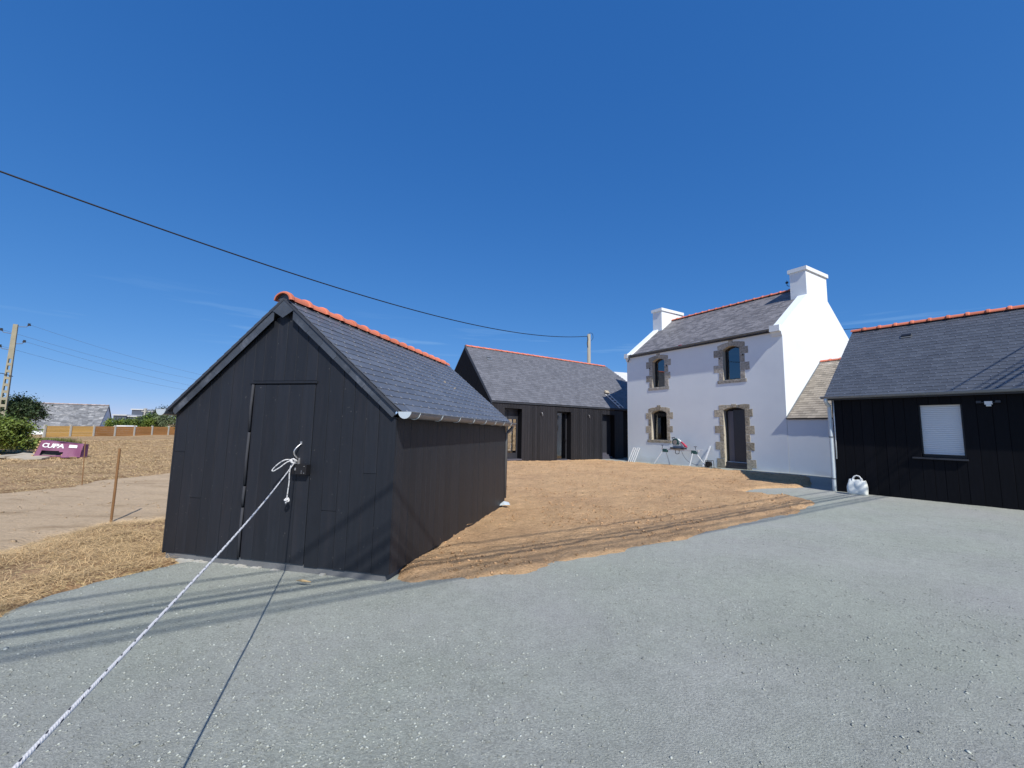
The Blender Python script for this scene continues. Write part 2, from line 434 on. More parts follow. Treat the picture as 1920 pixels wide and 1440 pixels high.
GRAVEL = [(-3.62, 4.72), (-3.8, 4.4), (-3.97, 4.09), (-4.03, 3.9), (-4.0, 3.6), (-3.95, 3.35), (-4.3, 2.6), (-5.5, 1.2), (-8, -1), (-14, -4), (-14, -9), (20, -9), (20, 4),
          (13, 7), (15, 18), (11, 26), (3, 26), (-1.6, 17.5), (-0.6, 9), (-1.4, 5.2), (-3.2, 5.2)]
SOIL = [(-1.10, 4.24), (-0.90, 4.20), (-0.39, 4.34), (0.18, 4.56), (0.59, 4.96), (1.42, 5.42), (2.42, 5.97), (3.55, 6.80), (4.39, 7.37), (5.5, 8.04), (6.72, 9.05),
        (6.62, 9.85), (5.95, 10.5), (6.5, 11.1), (8.4, 11.6), (9.95, 13.75), (9.38, 14.6), (8.53, 15.63), (7.40, 17.44), (6.64, 18.8), (5.44, 21.0), (4.6, 22.1),
        (2.8, 21.1), (-1.3, 17.8), (-0.9, 9), (-1.6, 5.6), (-1.45, 4.8)]
TRACK = [(-30, -2.5), (-14, 2.5), (-9, 3.6), (-5.69, 4.82), (-5.82, 5.29), (-5.91, 5.82), (-5.94, 6.26), (-5.5, 6.89), (-4.4, 8.6), (-3.6, 13), (-5, 19), (-9, 16.5), (-10.2, 13.2),
         (-10.5, 10.7), (-9.85, 9.56), (-10.31, 8.57), (-14, 7.0), (-30, 4)]

def sheet(name, xs, ys, zfun, keep, m, label=None, smooth=True):
    X, Y = np.meshgrid(xs, ys, indexing='ij')
    Z = zfun(X, Y)
    K = keep(X, Y) if keep is not None else np.ones(X.shape, bool)
    nx, ny = X.shape
    idx = np.arange(nx * ny).reshape(nx, ny)
    q = K[:-1, :-1] | K[1:, :-1] | K[:-1, 1:] | K[1:, 1:]
    F = np.stack([idx[:-1, :-1][q], idx[1:, :-1][q], idx[1:, 1:][q], idx[:-1, 1:][q]], -1)
    used = np.unique(F); rm = -np.ones(nx * ny, int); rm[used] = np.arange(len(used))
    V = np.stack([X.ravel()[used], Y.ravel()[used], Z.ravel()[used]], -1)
    F = rm[F]
    me = bpy.data.meshes.new(name)
    me.vertices.add(len(V)); me.vertices.foreach_set('co', V.astype(np.float32).ravel())
    me.loops.add(F.size); me.loops.foreach_set('vertex_index', F.astype(np.int32).ravel())
    me.polygons.add(len(F)); me.polygons.foreach_set('loop_start', np.arange(0, F.size, 4, dtype=np.int32))
    me.polygons.foreach_set('use_smooth', np.full(len(F), smooth))
    me.update(calc_edges=True)
    me.materials.append(MATS[m])
    o = link(bpy.data.objects.new(name, me))
    o['kind'] = 'structure'
    if label: o['label'] = label
    return o

def spaced(lo, a, b, hi, fine, grow=1.12):
    xs = list(np.arange(a, b, fine)); s = fine; x = b
    while x < hi: xs.append(x); s *= grow; x += s
    xs.append(hi); s = fine; x = a - fine; left = []
    while x > lo: left.append(x); s *= grow; x -= s
    left.append(lo)
    return np.array(left[::-1] + xs)

def z_ground(x, y):
    r = np.hypot(x, y)
    far = np.clip(1 - r / 120, 0, 1)
    z = gz(x, y) + (0.035 * fbm(x * 1.3, y * 1.3) + 0.02 * fbm(x * 6, y * 6, 3)) * far
    z = z + 0.15 * sstep(20, 45, r) * fbm(x * 0.12, y * 0.12, 3)
    z = z - 0.16 * sstep(-0.12, 0.25, sdpoly(x, y, GRAVEL) + 0.10 * fbm(x * 3, y * 3, 3))
    z = z - 0.05 * sstep(-0.3, 0.3, sdpoly(x, y, TRACK))
    return z
gx = spaced(-4000, -9.5, -3.0, 4000, 0.07, 1.05)
gy = spaced(-4000, 2.5, 9.0, 4000, 0.07, 1.05)
sheet('ground', gx, gy, z_ground, None, 'field', 'mown straw-coloured field running out to the horizon')

def z_gravel(x, y):
    s = sdpoly(x, y, GRAVEL) + 0.10 * fbm(x * 2.5, y * 2.5, 3)
    z = gz(x, y) + 0.010 * fbm(x * 0.9, y * 0.9, 3) + 0.004 * fbm(x * 7, y * 7, 3)
    t = -0.50 * x + 0.866 * y + 0.10 * vnoise(x * 0.7, y * 0.7)      # faint ridges left by wheels
    for tc_, a_ in ((1.80, 0.007), (2.02, 0.005), (0.92, 0.008), (0.66, 0.005), (-0.5, 0.006), (3.3, 0.005)):
        z = z + a_ * np.exp(-((t - tc_) / 0.045) ** 2) * np.clip(0.4 + 1.6 * vnoise(x * 0.8 + tc_ * 7, y * 0.8), 0, 1) * (x > 1.0)
    z = z - 0.12 * (1 - sstep(-0.10, 0.05, s)) - 0.12 * sstep(0.12, 0.35, sdpoly(x, y, SOIL))
    return z
sheet('gravel_yard', np.arange(-14, 20.01, 0.08), np.arange(-9, 26, 0.08), z_gravel,
      lambda x, y: sdpoly(x, y, GRAVEL) > -0.25, 'gravel', 'grey-green compacted gravel yard between the buildings')

def soil_s(x, y): return sdpoly(x, y, SOIL) + 0.16 * fbm(x * 1.7, y * 1.7, 4)
def z_soil(x, y):
    s = soil_s(x, y)
    e = sstep(-0.16, 0.22, s)
    lump = 0.018 * fbm(x * 1.6, y * 1.6, 3) + 0.026 * fbm(x * 5.5, y * 5.5, 4) + 0.012 * np.abs(fbm(x * 15, y * 15, 2))
    bank = 0.03 * np.exp(-((s - 0.28) / 0.22) ** 2)
    # tyre and rake tracks roughly parallel to the front edge
    t = (x * 0.83 - y * 0.55)
    tr = -0.010 * np.exp(-((t + 1.9 + 0.15 * vnoise(x * .5, y * .5)) / 0.07) ** 2) - 0.010 * np.exp(-((t + 2.5 + .2 * vnoise(x * .6, y * .4)) / 0.06) ** 2)
    return gz(x, y) - 0.14 + e * (0.165 + lump + bank + tr)
sheet('bare_soil', np.arange(-1.9, 10.6, 0.045), np.arange(3.7, 22.6, 0.045), z_soil,
      lambda x, y: sdpoly(x, y, SOIL) > -0.3, 'soil', 'orange-brown bare earth raked level in front of the houses')

def z_track(x, y):
    s = sdpoly(x, y, TRACK) + 0.35 * fbm(x * 0.9, y * 0.9, 4)
    return gz(x, y) - 0.09 + 0.10 * sstep(-0.25, 0.15, s) + 0.012 * fbm(x * 2.5, y * 2.5, 4)
sheet('dirt_track', np.arange(-30, -2.5, 0.09), np.arange(-3, 19.2, 0.09), z_track,
      lambda x, y: sdpoly(x, y, TRACK) > -0.5, 'sandtrack', 'pale sandy dirt track crossing the mown field')

# ---- scatter helpers (stuff)
def scatter_mesh(name, base_v, base_f, pos, scl, rotm, m, rvals, kind='stuff', label=None):
    n = len(pos); bv = np.array(base_v, float); k = len(bv)
    V = (rotm @ (bv.T[None] * scl[:, :, None])).transpose(0, 2, 1) + pos[:, None, :]
    F = []
    for f in base_f: F.append(np.array(f)[None] + (np.arange(n) * k)[:, None])
    me = bpy.data.meshes.new(name)
    V = V.reshape(-1, 3)
    sizes = [len(f) for f in base_f]
    loops = np.concatenate([f for f in F], axis=1)  # n x sum
    ls = np.concatenate([[0], np.cumsum(sizes)[:-1]])
    starts = (np.arange(n) * sum(sizes))[:, None] + ls[None]
    me.vertices.add(len(V)); me.vertices.foreach_set('co', V.astype(np.float32).ravel())
    me.loops.add(loops.size); me.loops.foreach_set('vertex_index', loops.astype(np.int32).ravel())
    me.polygons.add(n * len(sizes)); me.polygons.foreach_set('loop_start', starts.astype(np.int32).ravel())
    me.update(calc_edges=True)
    at = me.attributes.new('rnd', 'FLOAT', 'FACE')
    at.data.foreach_set('value', np.repeat(rvals, len(sizes)).astype(np.float32))
    me.materials.append(MATS[m])
    o = link(bpy.data.objects.new(name, me))
    if kind: o['kind'] = kind
    if label: o['label'] = label
    return o
def rot_rand(n, tilt=math.pi):
    a = nrg.uniform(0, 2 * math.pi, n); b = nrg.uniform(-tilt, tilt, n); c = nrg.uniform(-tilt, tilt, n)
    ca, sa, cb, sb, cc, sc = np.cos(a), np.sin(a), np.cos(b), np.sin(b), np.cos(c), np.sin(c)
    Rz = np.zeros((n, 3, 3)); Rz[:, 0, 0] = ca; Rz[:, 0, 1] = -sa; Rz[:, 1, 0] = sa; Rz[:, 1, 1] = ca; Rz[:, 2, 2] = 1
    Ry = np.zeros((n, 3, 3)); Ry[:, 0, 0] = cb; Ry[:, 0, 2] = sb; Ry[:, 2, 0] = -sb; Ry[:, 2, 2] = cb; Ry[:, 1, 1] = 1
    Rx = np.zeros((n, 3, 3)); Rx[:, 0, 0] = 1; Rx[:, 1, 1] = cc; Rx[:, 1, 2] = -sc; Rx[:, 2, 1] = sc; Rx[:, 2, 2] = cc
    return Rz @ Ry @ Rx
OCT_V = [(1, 0.1, 0), (-0.9, -0.2, 0.1), (0.15, 1, -0.1), (-0.1, -0.95, 0), (0.1, 0.05, 0.75), (0, 0, -0.7), (0.6, 0.6, 0.35), (-0.6, 0.5, 0.35), (-0.5, -0.6, 0.4), (0.6, -0.55, 0.3)]
OCT_F = [(4, 0, 6), (4, 6, 2), (4, 2, 7), (4, 7, 1), (4, 1, 8), (4, 8, 3), (4, 3, 9), (4, 9, 0), (5, 2, 6), (5, 6, 0), (5, 1, 7), (5, 7, 2), (5, 3, 8), (5, 8, 1), (5, 0, 9), (5, 9, 3)]
# pebbles on the yard
def pebbles():
    P = []
    n = 110000
    rad = 1.2 + 13 * nrg.random(n) ** 1.6; az = nrg.uniform(-R_(62), R_(62), n)
    x = rad * np.sin(az); y = rad * np.cos(az)
    dens = fbm(x * 0.8, y * 0.8, 3)
    ok = (sdpoly(x, y, GRAVEL) > 0.0) & (soil_s(x, y) < -0.12) & (dens > nrg.uniform(-0.5, 0.45, n))
    x, y = x[ok], y[ok]; k = len(x)
    s = 0.003 + 0.007 * nrg.random(k) ** 4
    big = nrg.random(k) > 0.994
    s[big] *= 1.8
    z = z_gravel(x, y) + s * 0.15
    S = np.stack([s * nrg.uniform(0.8, 1.5, k), s * nrg.uniform(0.7, 1.1, k), s * nrg.uniform(0.5, 0.8, k)], -1)
    o = scatter_mesh('loose_pebbles', OCT_V, OCT_F, np.stack([x, y, z], -1), S, rot_rand(k, 0.3), 'pebble', nrg.random(k), label='loose grey stone chips lying on the gravel yard')
pebbles()
def clods():
    n = 70000
    x = nrg.uniform(-1.4, 10.0, n); y = 4 + 17.5 * nrg.random(n) ** 1.3
    s0 = soil_s(x, y)
    edge = (np.abs(s0 - 0.02) < 0.09) & (nrg.random(n) < 0.25)
    ok = ((s0 > 0.0) & (fbm(x * 1.1, y * 1.1, 3) > nrg.uniform(-0.35, 0.75, n))) | edge
    x, y = x[ok], y[ok]; k = len(x)
    s = 0.005 + 0.021 * nrg.random(k) ** 6
    z = z_soil(x, y) + s * 0.2
    S = np.stack([s * nrg.uniform(0.8, 1.4, k), s * nrg.uniform(0.8, 1.2, k), s * nrg.uniform(0.6, 0.9, k)], -1)
    scatter_mesh('earth_clods', OCT_V, OCT_F, np.stack([x, y, z], -1), S, rot_rand(k, 0.5), 'clod', nrg.random(k), label='crumbled orange earth clods on the bare soil')
clods()
def track_clods():
    n = 16000
    x = nrg.uniform(-16, -4.6, n); y = nrg.uniform(4.0, 14, n)
    t = sdpoly(x, y, TRACK) + 0.35 * fbm(x * 0.9, y * 0.9, 4)
    ok = (t > 0.05) & (fbm(x * 0.7, y * 1.6, 3) > nrg.uniform(-0.15, 0.9, n))
    x, y = x[ok], y[ok]; k = len(x); s = 0.006 + 0.03 * nrg.random(k) ** 6
    S = np.stack([s * 1.3, s, s * 0.6], -1)
    scatter_mesh('track_clods', OCT_V, OCT_F, np.stack([x, y, z_track(x, y) + s * .1], -1), S, rot_rand(k, 0.5), 'sandtrack', nrg.random(k), label='small lumps of dry earth on the sandy track')
track_clods()
ST_V = [(-0.5, -0.5, 0), (-0.5, 0.5, 0), (0, -0.6, 0.09), (0, 0.6, 0.09), (0.5, -0.3, 0.0), (0.5, 0.3, 0.0)]
ST_F = [(0, 2, 3, 1), (2, 4, 5, 3)]
def straw():
    # near, thick
    n = 230000
    x = nrg.uniform(-11, -2.9, n); y = nrg.uniform(2.2, 8.2, n)
    g = sdpoly(x, y, GRAVEL) + 0.10 * fbm(x * 3, y * 3, 3); t = sdpoly(x, y, TRACK) + 0.35 * fbm(x * 0.9, y * 0.9, 4)
    shed = sdpoly(x, y, [(-3.95, 4.86), (-1.2, 4.24), (-0.1, 8.95), (-2.85, 9.6)])
    dens = fbm(x * 1.6, y * 1.6, 3)
    ok = (g < 0.0) & (t < 0.0) & (shed < 0) & (dens > nrg.uniform(-0.75, 0.35, n))
    # sparse on the track
    ok |= (t > 0) & (g < 0) & (shed < 0) & (nrg.random(n) < 0.012)
    x, y = x[ok], y[ok]; k = len(x)
    L = nrg.uniform(0.05, 0.20, k); W = nrg.uniform(0.0014, 0.0030, k)
    z = z_ground(x, y) + nrg.uniform(0.0, 0.035, k)
    a = nrg.normal(0.35, 0.95, k); ca, sa = np.cos(a), np.sin(a)
    tl = nrg.normal(0, 0.22, k); ct, st = np.cos(tl), np.sin(tl)
    rm = np.zeros((k, 3, 3)); rm[:, 0, 0] = ca * ct; rm[:, 1, 0] = sa * ct; rm[:, 2, 0] = st
    rm[:, 0, 1] = -sa; rm[:, 1, 1] = ca; rm[:, 0, 2] = -ca * st; rm[:, 1, 2] = -sa * st; rm[:, 2, 2] = ct
    S = np.stack([L, W, L * nrg.uniform(0.2, 1.6, k)], -1)
    scatter_mesh('cut_straw', ST_V, ST_F, np.stack([x, y, z + 0.004], -1), S, rm, 'straw', nrg.random(k), label='cut straw lying thick beside the gravel')
    # farther, tufts
    n = 130000
    r = 9 + 34 * nrg.random(n) ** 1.2; az = -nrg.uniform(R_(22), R_(56), n)
    x = r * np.sin(az); y = r * np.cos(az)
    t = sdpoly(x, y, TRACK) + 0.35 * fbm(x * 0.9, y * 0.9, 4)
    dens = fbm(x * 0.5, y * 0.5, 4)
    ok = (t < 0) & (dens > nrg.uniform(-0.6, 0.5, n))
    x, y = x[ok], y[ok]; k = len(x); r = np.hypot(x, y)
    L = nrg.uniform(0.05, 0.18, k) * (1 + r / 40); W = nrg.uniform(0.003, 0.007, k) * (r / 14)
    a = nrg.normal(0.2, 0.8, k); ca, sa = np.cos(a), np.sin(a); tl = nrg.normal(0, 0.2, k); ct, st = np.cos(tl), np.sin(tl)
    rm = np.zeros((k, 3, 3)); rm[:, 0, 0] = ca * ct; rm[:, 1, 0] = sa * ct; rm[:, 2, 0] = st
    rm[:, 0, 1] = -sa; rm[:, 1, 1] = ca; rm[:, 0, 2] = -ca * st; rm[:, 1, 2] = -sa * st; rm[:, 2, 2] = ct
    z = z_ground(x, y) + 0.015
    scatter_mesh('field_straw', ST_V, ST_F, np.stack([x, y, z], -1), np.stack([L, W, L * 1.2], -1), rm, 'straw', nrg.random(k), label='cut straw scattered over the field beyond the dirt track')
straw()

# ------------------------------------------------------------------ building helpers
def plank(mb_or_none, x0, x1, z0, z1a, z1b, y=0.0, th=0.022, gap=None, r=None):
    """vertical board in plane y (front towards -y), slanted top z1a (left) .. z1b (right)"""
    if gap is None: gap = rng.choice((0.0012, 0.002, 0.004))
    a, b = x0 + gap / 2, x1 - gap / 2
    c = 0.0025
    dy = rng.uniform(-0.0015, 0.0015)
    prof = [(a, y), (a, y - th + c + dy), (a + c, y - th + dy), (b - c, y - th + dy), (b, y - th + c + dy), (b, y)]
    def zt(x): return z1a + (z1b - z1a) * (x - x0) / (x1 - x0)
    V = [(px, py, z0) for px, py in prof] + [(px, py, zt(px)) for px, py in prof]
    n = 6
    F = [tuple(range(n - 1, -1, -1)), tuple(range(n, 2 * n))] + [(i, (i + 1) % n, n + (i + 1) % n, n + i) for i in range(n)]
    (mb_or_none).add(V, F, r)

def edges_between(a, b, w, jit=0.15):
    n = max(1, round((b - a) / w)); e = [a]
    ws = [1 + rng.uniform(-jit, jit) for _ in range(n)]; s = sum(ws)
    for k in ws: e.append(e[-1] + (b - a) * k / s)
    return e

def slate_roof(parent, O, A, B, N, la, lb, expo, w, nparts, m, th=0.006, left_clip=0.0, stuff_name='slates', slant=None, seed=1, tilt=0.013, jit=0.002, patch=None):
    """O eave corner (local), A unit along eave, B unit up the slope, N outward normal; la, lb lengths"""
    rg = random.Random(seed)
    rows = int(math.ceil(lb / expo))
    L = expo * 2.05
    cells = []
    for r in range(rows):
        b0 = r * expo
        off = 0 if r % 2 == 0 else -w / 2
        a = off
        while a < la - 0.01:
            a0, a1 = max(a, 0), min(a + w, la)
            if slant:
                lo, hi = slant(b0 + expo / 2); a0, a1 = max(a0, lo), min(a1, hi)
            if a1 - a0 > 0.03: cells.append((a0, a1, b0, a0 == a and abs(a1 - a - w) < 1e-6))
            a += w
    Mp = Matrix.Translation(parent.location) @ parent.rotation_euler.to_matrix().to_4x4() @ Matrix.Diagonal((*parent.scale, 1))
    def key(c):
        p = Mp @ (O + A * (c[0] + c[1]) / 2 + B * c[2]); return (p - CAMP).length
    cells.sort(key=key)
    full = MB(); g = 0.0015
    def body(wd, Ln):
        h = wd / 2 - g
        V = [(-h, 0, tilt), (h, 0, tilt), (h, Ln, 0.002), (-h, Ln, 0.002), (-h, 0, tilt - th), (h, 0, tilt - th), (h, Ln, -0.003), (-h, Ln, -0.003)]
        F = [(0, 1, 2, 3), (4, 5, 1, 0), (5, 6, 2, 1), (7, 4, 0, 3)]
        return V, F
    V, F = body(w, L); full.add(V, F)
    mf = full.mesh('slate', m)
    st = MB()
    for i, (a0, a1, b0, isfull) in enumerate(cells):
        Ln = min(L, lb - b0 + 0.0)
        Ln = max(Ln, expo * 0.6)
        o = O + A * ((a0 + a1) / 2 + rg.uniform(-jit, jit)) + B * (b0 + rg.uniform(-jit, jit)) + N * rg.uniform(0, 0.002)
        th_ = rg.uniform(-0.012, 0.012)
        if patch:
            a_ = (a0 + a1) / 2 + rg.uniform(-jit, jit); b_ = b0 + rg.uniform(-jit, jit)
            q0 = patch(a_, b_); A = (patch(a_ + 0.2, b_) - q0).normalized(); B = (patch(a_, b_ + 0.2) - q0).normalized()
            N = A.cross(B).normalized(); B = N.cross(A); o = q0 + N * (0.01 + rg.uniform(0, 0.002))
        A2 = (A + B * th_).normalized(); B2 = (B - A * th_).normalized(); N2 = A2.cross(B2)
        M = frameM(o, A2, B2, N2)
        if i < nparts:
            if isfull and Ln >= L - 1e-6: me = mf
            else:
                V, F = body(a1 - a0, Ln); me = MB().add(V, F).mesh('slate', m)
            inst('slate', me, M, parent)
        else:
            V, F = body(a1 - a0, Ln)
            st.add([M @ Vector(v) for v in V], F, rg.random())
    if st.v: st.build(stuff_name, m, parent, kind='stuff')
    return cells

def hooks(parent, O, A, B, N, cells, m='steel', s=0.0045, every=1.0):
    mb = MB()
    for a0, a1, b0, f in cells:
        if a1 - a0 < 0.08: continue
        p = O + A * ((a0 + a1) / 2) + B * (b0) + N * 0.016
        # small wire hook holding the tail of the slate: a loop below and a short upright
        X, Y, Z = A, B, N
        M = frameM(p, X, Y, Z)
        mb.box(-s, s, -0.010, 0.014, -0.004, 0.005, M)
        mb.box(-s * 3.2, s * 3.2, -0.008, -0.002, -0.003, 0.004, M)
    return mb.build('slate_hooks', m, parent, kind='stuff')

def ridge_tile_mesh(L, r, m, collar=0.02, flat=0.85, n=10):
    mb = MB()
    secs = [(0.0, r), (L * 0.80, r * 0.97), (L * 0.81, r + collar), (L * 0.86, r + collar * 1.25), (L * 0.97, r + collar * 1.1), (L * 1.02, r + collar * 0.4)]
    V = []
    for x, rr in secs:
        for j in range(n + 1):
            a = math.pi * (j / n) * 1.0
            V.append((x, -math.cos(a) * rr, math.sin(a) * rr * flat - 0.01))
    F = []
    for i in range(len(secs) - 1):
        for j in range(n):
            F.append((i * (n + 1) + j, (i + 1) * (n + 1) + j, (i + 1) * (n + 1) + j + 1, i * (n + 1) + j + 1))
    # thickness: inner end faces
    k = len(V); e = len(secs) - 1
    for i in (0, e):
        x, rr = secs[i]
        for j in range(n + 1):
            a = math.pi * (j / n)
            V.append((x, -math.cos(a) * (rr - 0.015), math.sin(a) * (rr - 0.015) * flat - 0.012))
    for q, i in ((0, 0), (1, e)):
        for j in range(n):
            F.append((i * (n + 1) + j, i * (n + 1) + j + 1, k + q * (n + 1) + j + 1, k + q * (n + 1) + j))
    mb.add(V, F)
    return mb.mesh('ridge_tile', m, smooth=False)

def gutter(mb, P0, P1, out, r=0.06, n=10, th=0.004):
    """half-round gutter from P0 to P1, open to +z; out = outward horizontal unit"""
    P0, P1, out = Vector(P0), Vector(P1), Vector(out)
    V = []; F = []
    for P in (P0, P1):
        for rr in (r, r - th):
            for j in range(n + 1):
                a = math.pi * j / n
                V.append(P + out * (-math.cos(a) * rr) + Vector((0, 0, -math.sin(a) * rr)))
    m = n + 1
    for j in range(n):
        F.append((j, j + 1, 2 * m + j + 1, 2 * m + j))
        F.append((m + j + 1, m + j, 3 * m + j, 3 * m + j + 1))
    F.append((0, 2 * m, 3 * m, m)); F.append((n, m + n, 3 * m + n, 2 * m + n))
    mb.add(V, F)
    # rolled front lip
    mb.tube([P0 + out * r, P1 + out * r], 0.008, 6)
def gutter_cap(mb, P, out, ax, r=0.06, n=10, t=0.008):
    P, out, ax = Vector(P), Vector(out), Vector(ax)
    poly = [P + out * (-math.cos(math.pi * j / n) * r) + Vector((0, 0, -math.sin(math.pi * j / n) * r)) for j in range(n + 1)]
    mb.prism(poly, ax * t)

def wall_with_holes(mb, outer, holes, y, depth):
    """outer/holes lists of (x,z); front at y facing -y, reveals going to y+depth"""
    polys = [[Vector((x, z, 0)) for x, z in outer]] + [[Vector((x, z, 0)) for x, z in h] for h in holes]
    tris = tessellate_polygon(polys)
    flat = [p for q in polys for p in q]
    V = [(p.x, y, p.y) for p in flat]
    F = []
    for t in tris:
        a, b, c = [flat[i] for i in t]
        cr = (b.x - a.x) * (c.y - a.y) - (b.y - a.y) * (c.x - a.x)
        F.append(tuple(t) if cr > 0 else (t[0], t[2], t[1]))
    mb.add(V, F, 0.5)

def arch_poly(x0, x1, z0, zs, zc, n=10):
    """rect with a segmental arch top: spring zs, crown zc"""
    P = [(x0, z0), (x1, z0), (x1, zs)]
    w = (x1 - x0) / 2; h = zc - zs; Rr = (w * w + h * h) / (2 * h); cx = (x0 + x1) / 2; cz = zc - Rr
    a = math.asin(w / Rr)
    for j in range(1, n):
        t = a - 2 * a * j / n
        P.append((cx + Rr * math.sin(t), cz + Rr * math.cos(t)))
    P.append((x0, zs))
    return P

# ================================================================== SHED (foreground)
sh = empty('garden_shed', (-3.923, 4.882, 0), R_(-12.8), 'small black timber shed in the foreground, roped door, slate roof with orange ridge', 'shed')
SW, SL = 2.79, 4.82
APX = SW / 2
def rake_in(x): return 2.80 - 0.845 * abs(x - APX)
MB().box(0.02, SW - 0.02, 0.015, SL - 0.02, -0.4, 0.062).build('plinth', 'concrete', sh)
mb = MB()
mb.prism([(0.03, 0.03, 0.06), (SW - 0.03, 0.03, 0.06), (SW - 0.03, 0.03, rake_in(SW) - 0.02), (APX, 0.03, 2.80), (0.03, 0.03, rake_in(0) - 0.02)], (0, 0.02, 0))
mb.box(0.03, 0.05, 0.05, SL - 0.03, 0.06, 1.6); mb.box(SW - 0.05, SW - 0.03, 0.05, SL - 0.03, -0.1, 1.6)
mb.prism([(0.03, SL - 0.03, 0.0), (0.03, SL - 0.03, 1.6), (APX, SL - 0.03, 2.78), (SW - 0.03, SL - 0.03, 1.6), (SW - 0.03, SL - 0.03, 0.0)], (0, 0.02, 0))
mb.build('wall', 'blackwood2', sh)
DX0, DX1, DZ = 1.015, 1.838, 1.952
# gable boards
for a, b in ((0.0, DX0), (DX0, DX1), (DX1, SW)):
    e = edges_between(a, b, 0.155 if a != DX0 else 0.14)
    for x0, x1 in zip(e[:-1], e[1:]):
        if a == DX0:
            z0 = DZ + 0.035
        else:
            z0 = 0.045 + rng.uniform(-0.004, 0.004)
        if x0 < APX < x1 - 0.001:
            for q0, q1 in ((x0, APX), (APX, x1)):
                pass
            m_ = MB(); plank(m_, x0, x1, z0, rake_in(x0), rake_in(x1), 0.03, 0.028); m_.build('board', 'blackwood', sh)
        else:
            bi = e.index(x0); zj = {(0.0, 0): 1.17, (0.0, 2): 0.66, (DX1, 1): 0.62, (DX1, 4): 1.02}.get((a, bi))
            if zj:
                m_ = MB(); plank(m_, x0, x1, z0, zj - 0.002, zj - 0.002, 0.03, 0.028); m_.build('board', 'blackwood', sh)
                z0 = zj + 0.002
            m_ = MB(); plank(m_, x0, x1, z0, rake_in(x0), rake_in(x1), 0.03, 0.028); m_.build('board', 'blackwood', sh)
# side boards (right side): local frame x->y
Mside = Matrix.Translation((SW, 0, 0)) @ Matrix.Rotation(R_(90), 4, 'Z')
e = edges_between(0.03, SL, 0.148)
for k, (x0, x1) in enumerate(zip(e[:-1], e[1:])):
    m_ = MB(); zb0 = 0.05 - 0.17 * x0 / SL
    plank(m_, x0, x1, zb0 + rng.uniform(-0.004, 0.004), 1.60, 1.60, 0.0, 0.026)
    o = m_.build('board', 'blackwood', sh); o.matrix_local = Mside
# left & back boards joined (not seen)
m_ = MB()
e = edges_between(0, SL, 0.15)
for x0, x1 in zip(e[:-1], e[1:]): plank(m_, x0, x1, 0.03, 1.6, 1.6, 0.0, 0.024)
o = m_.build('side_boards', 'blackwood', sh, kind='stuff'); o.matrix_local = Matrix.Translation((0, SL, 0)) @ Matrix.Rotation(R_(-90), 4, 'Z')
m_ = MB(); e = edges_between(0, SW, 0.15)
for x0, x1 in zip(e[:-1], e[1:]): plank(m_, x0, x1, 0.0, rake_in(x0), rake_in(x1), 0.0, 0.024)
o = m_.build('back_boards', 'blackwood', sh, kind='stuff'); o.matrix_local = Matrix.Translation((SW, SL, 0)) @ Matrix.Rotation(R_(180), 4, 'Z')
# corner post strip
MB().box(SW - 0.004, SW + 0.026, -0.002, 0.028, 0.05, 1.6).build('corner_strip', 'blackwood', sh)
# door
door = MB().box(DX0 + 0.004, DX1 - 0.004, 0.024, 0.03, 0.06, DZ - 0.004).build('door', 'blackwood2', sh)
e = edges_between(DX0 + 0.03, DX1 - 0.004, 0.158, 0.08)
for x0, x1 in zip(e[:-1], e[1:]):
    m_ = MB(); plank(m_, x0, x1, 0.06, DZ - 0.008, DZ - 0.008, 0.024, 0.024); m_.build('board', 'blackwood', door)
MB().box(DX0 - 0.02, DX1 + 0.02, -0.012, 0.01, DZ + 0.004, DZ + 0.03).build('door_lintel', 'blackwood', sh)
mb = MB()
for z0, z1 in ((1.42, 1.945), (0.83, 1.41), (0.60, 0.82), (0.06, 0.59)):
    mb.tube([(DX0 + 0.012, -0.004, z0 + 0.006), (DX0 + 0.012 + rng.uniform(-.003, .003), -0.010, (z0 + z1) / 2), (DX0 + 0.012, -0.002, z1)], 0.014, 8)
mb.build('hinge_strip', 'rubber', sh, smooth=True)
# broken mortar drips under the boards
for x0, x1 in ((0.22, 0.62), (0.80, 0.98), (1.02, 1.32), (1.40, 1.62), (2.05, 2.1)):
    e = edges_between(x0, x1, 0.05, 0.4)
    mb = MB()
    for a, b in zip(e[:-1], e[1:]): mb.box(a, b, -0.022 - rng.random() * 0.02, 0.02, -0.06, -0.018 + rng.uniform(-0.008, 0.012))
    mb.build('mortar_drip', 'concrete_pale', sh)
# roof
KS = 0.85
ROOFZ = 2.925
OV, EO, FO = 0.085, 0.085, 0.045     # eave overhang in x, back, front verge
def rz(d): return ROOFZ - KS * d
dE = APX + EO
mb = MB()
for s in (-1, 1):
    poly = [(APX, -FO, rz(0)), (APX + s * dE, -FO, rz(dE)), (APX + s * dE, -FO, rz(dE) - 0.035), (APX, -FO, rz(0) - 0.035)]
    mb.prism(poly, (0, SL + FO + 0.06, 0))
mb.build('roof_deck', 'slate_plain', sh)
Ls = dE * math.sqrt(1 + KS * KS)
cN = 1 / math.sqrt(1 + KS * KS)
A_ = Vector((0, 1, 0)); B_ = Vector((-cN, 0, KS * cN)); N_ = Vector((KS * cN, 0, cN))
O_ = Vector((APX + dE + 0.02, -FO - 0.01, rz(dE) + 0.003 - 0.02 * KS))
cells = slate_roof(sh, O_, A_, B_, N_, SL + FO + 0.07, Ls - 0.02, 0.123, 0.215, 300, 'slate_shed', seed=3)
hooks(sh, O_, A_, B_, N_, cells, s=0.004)
mb = MB()
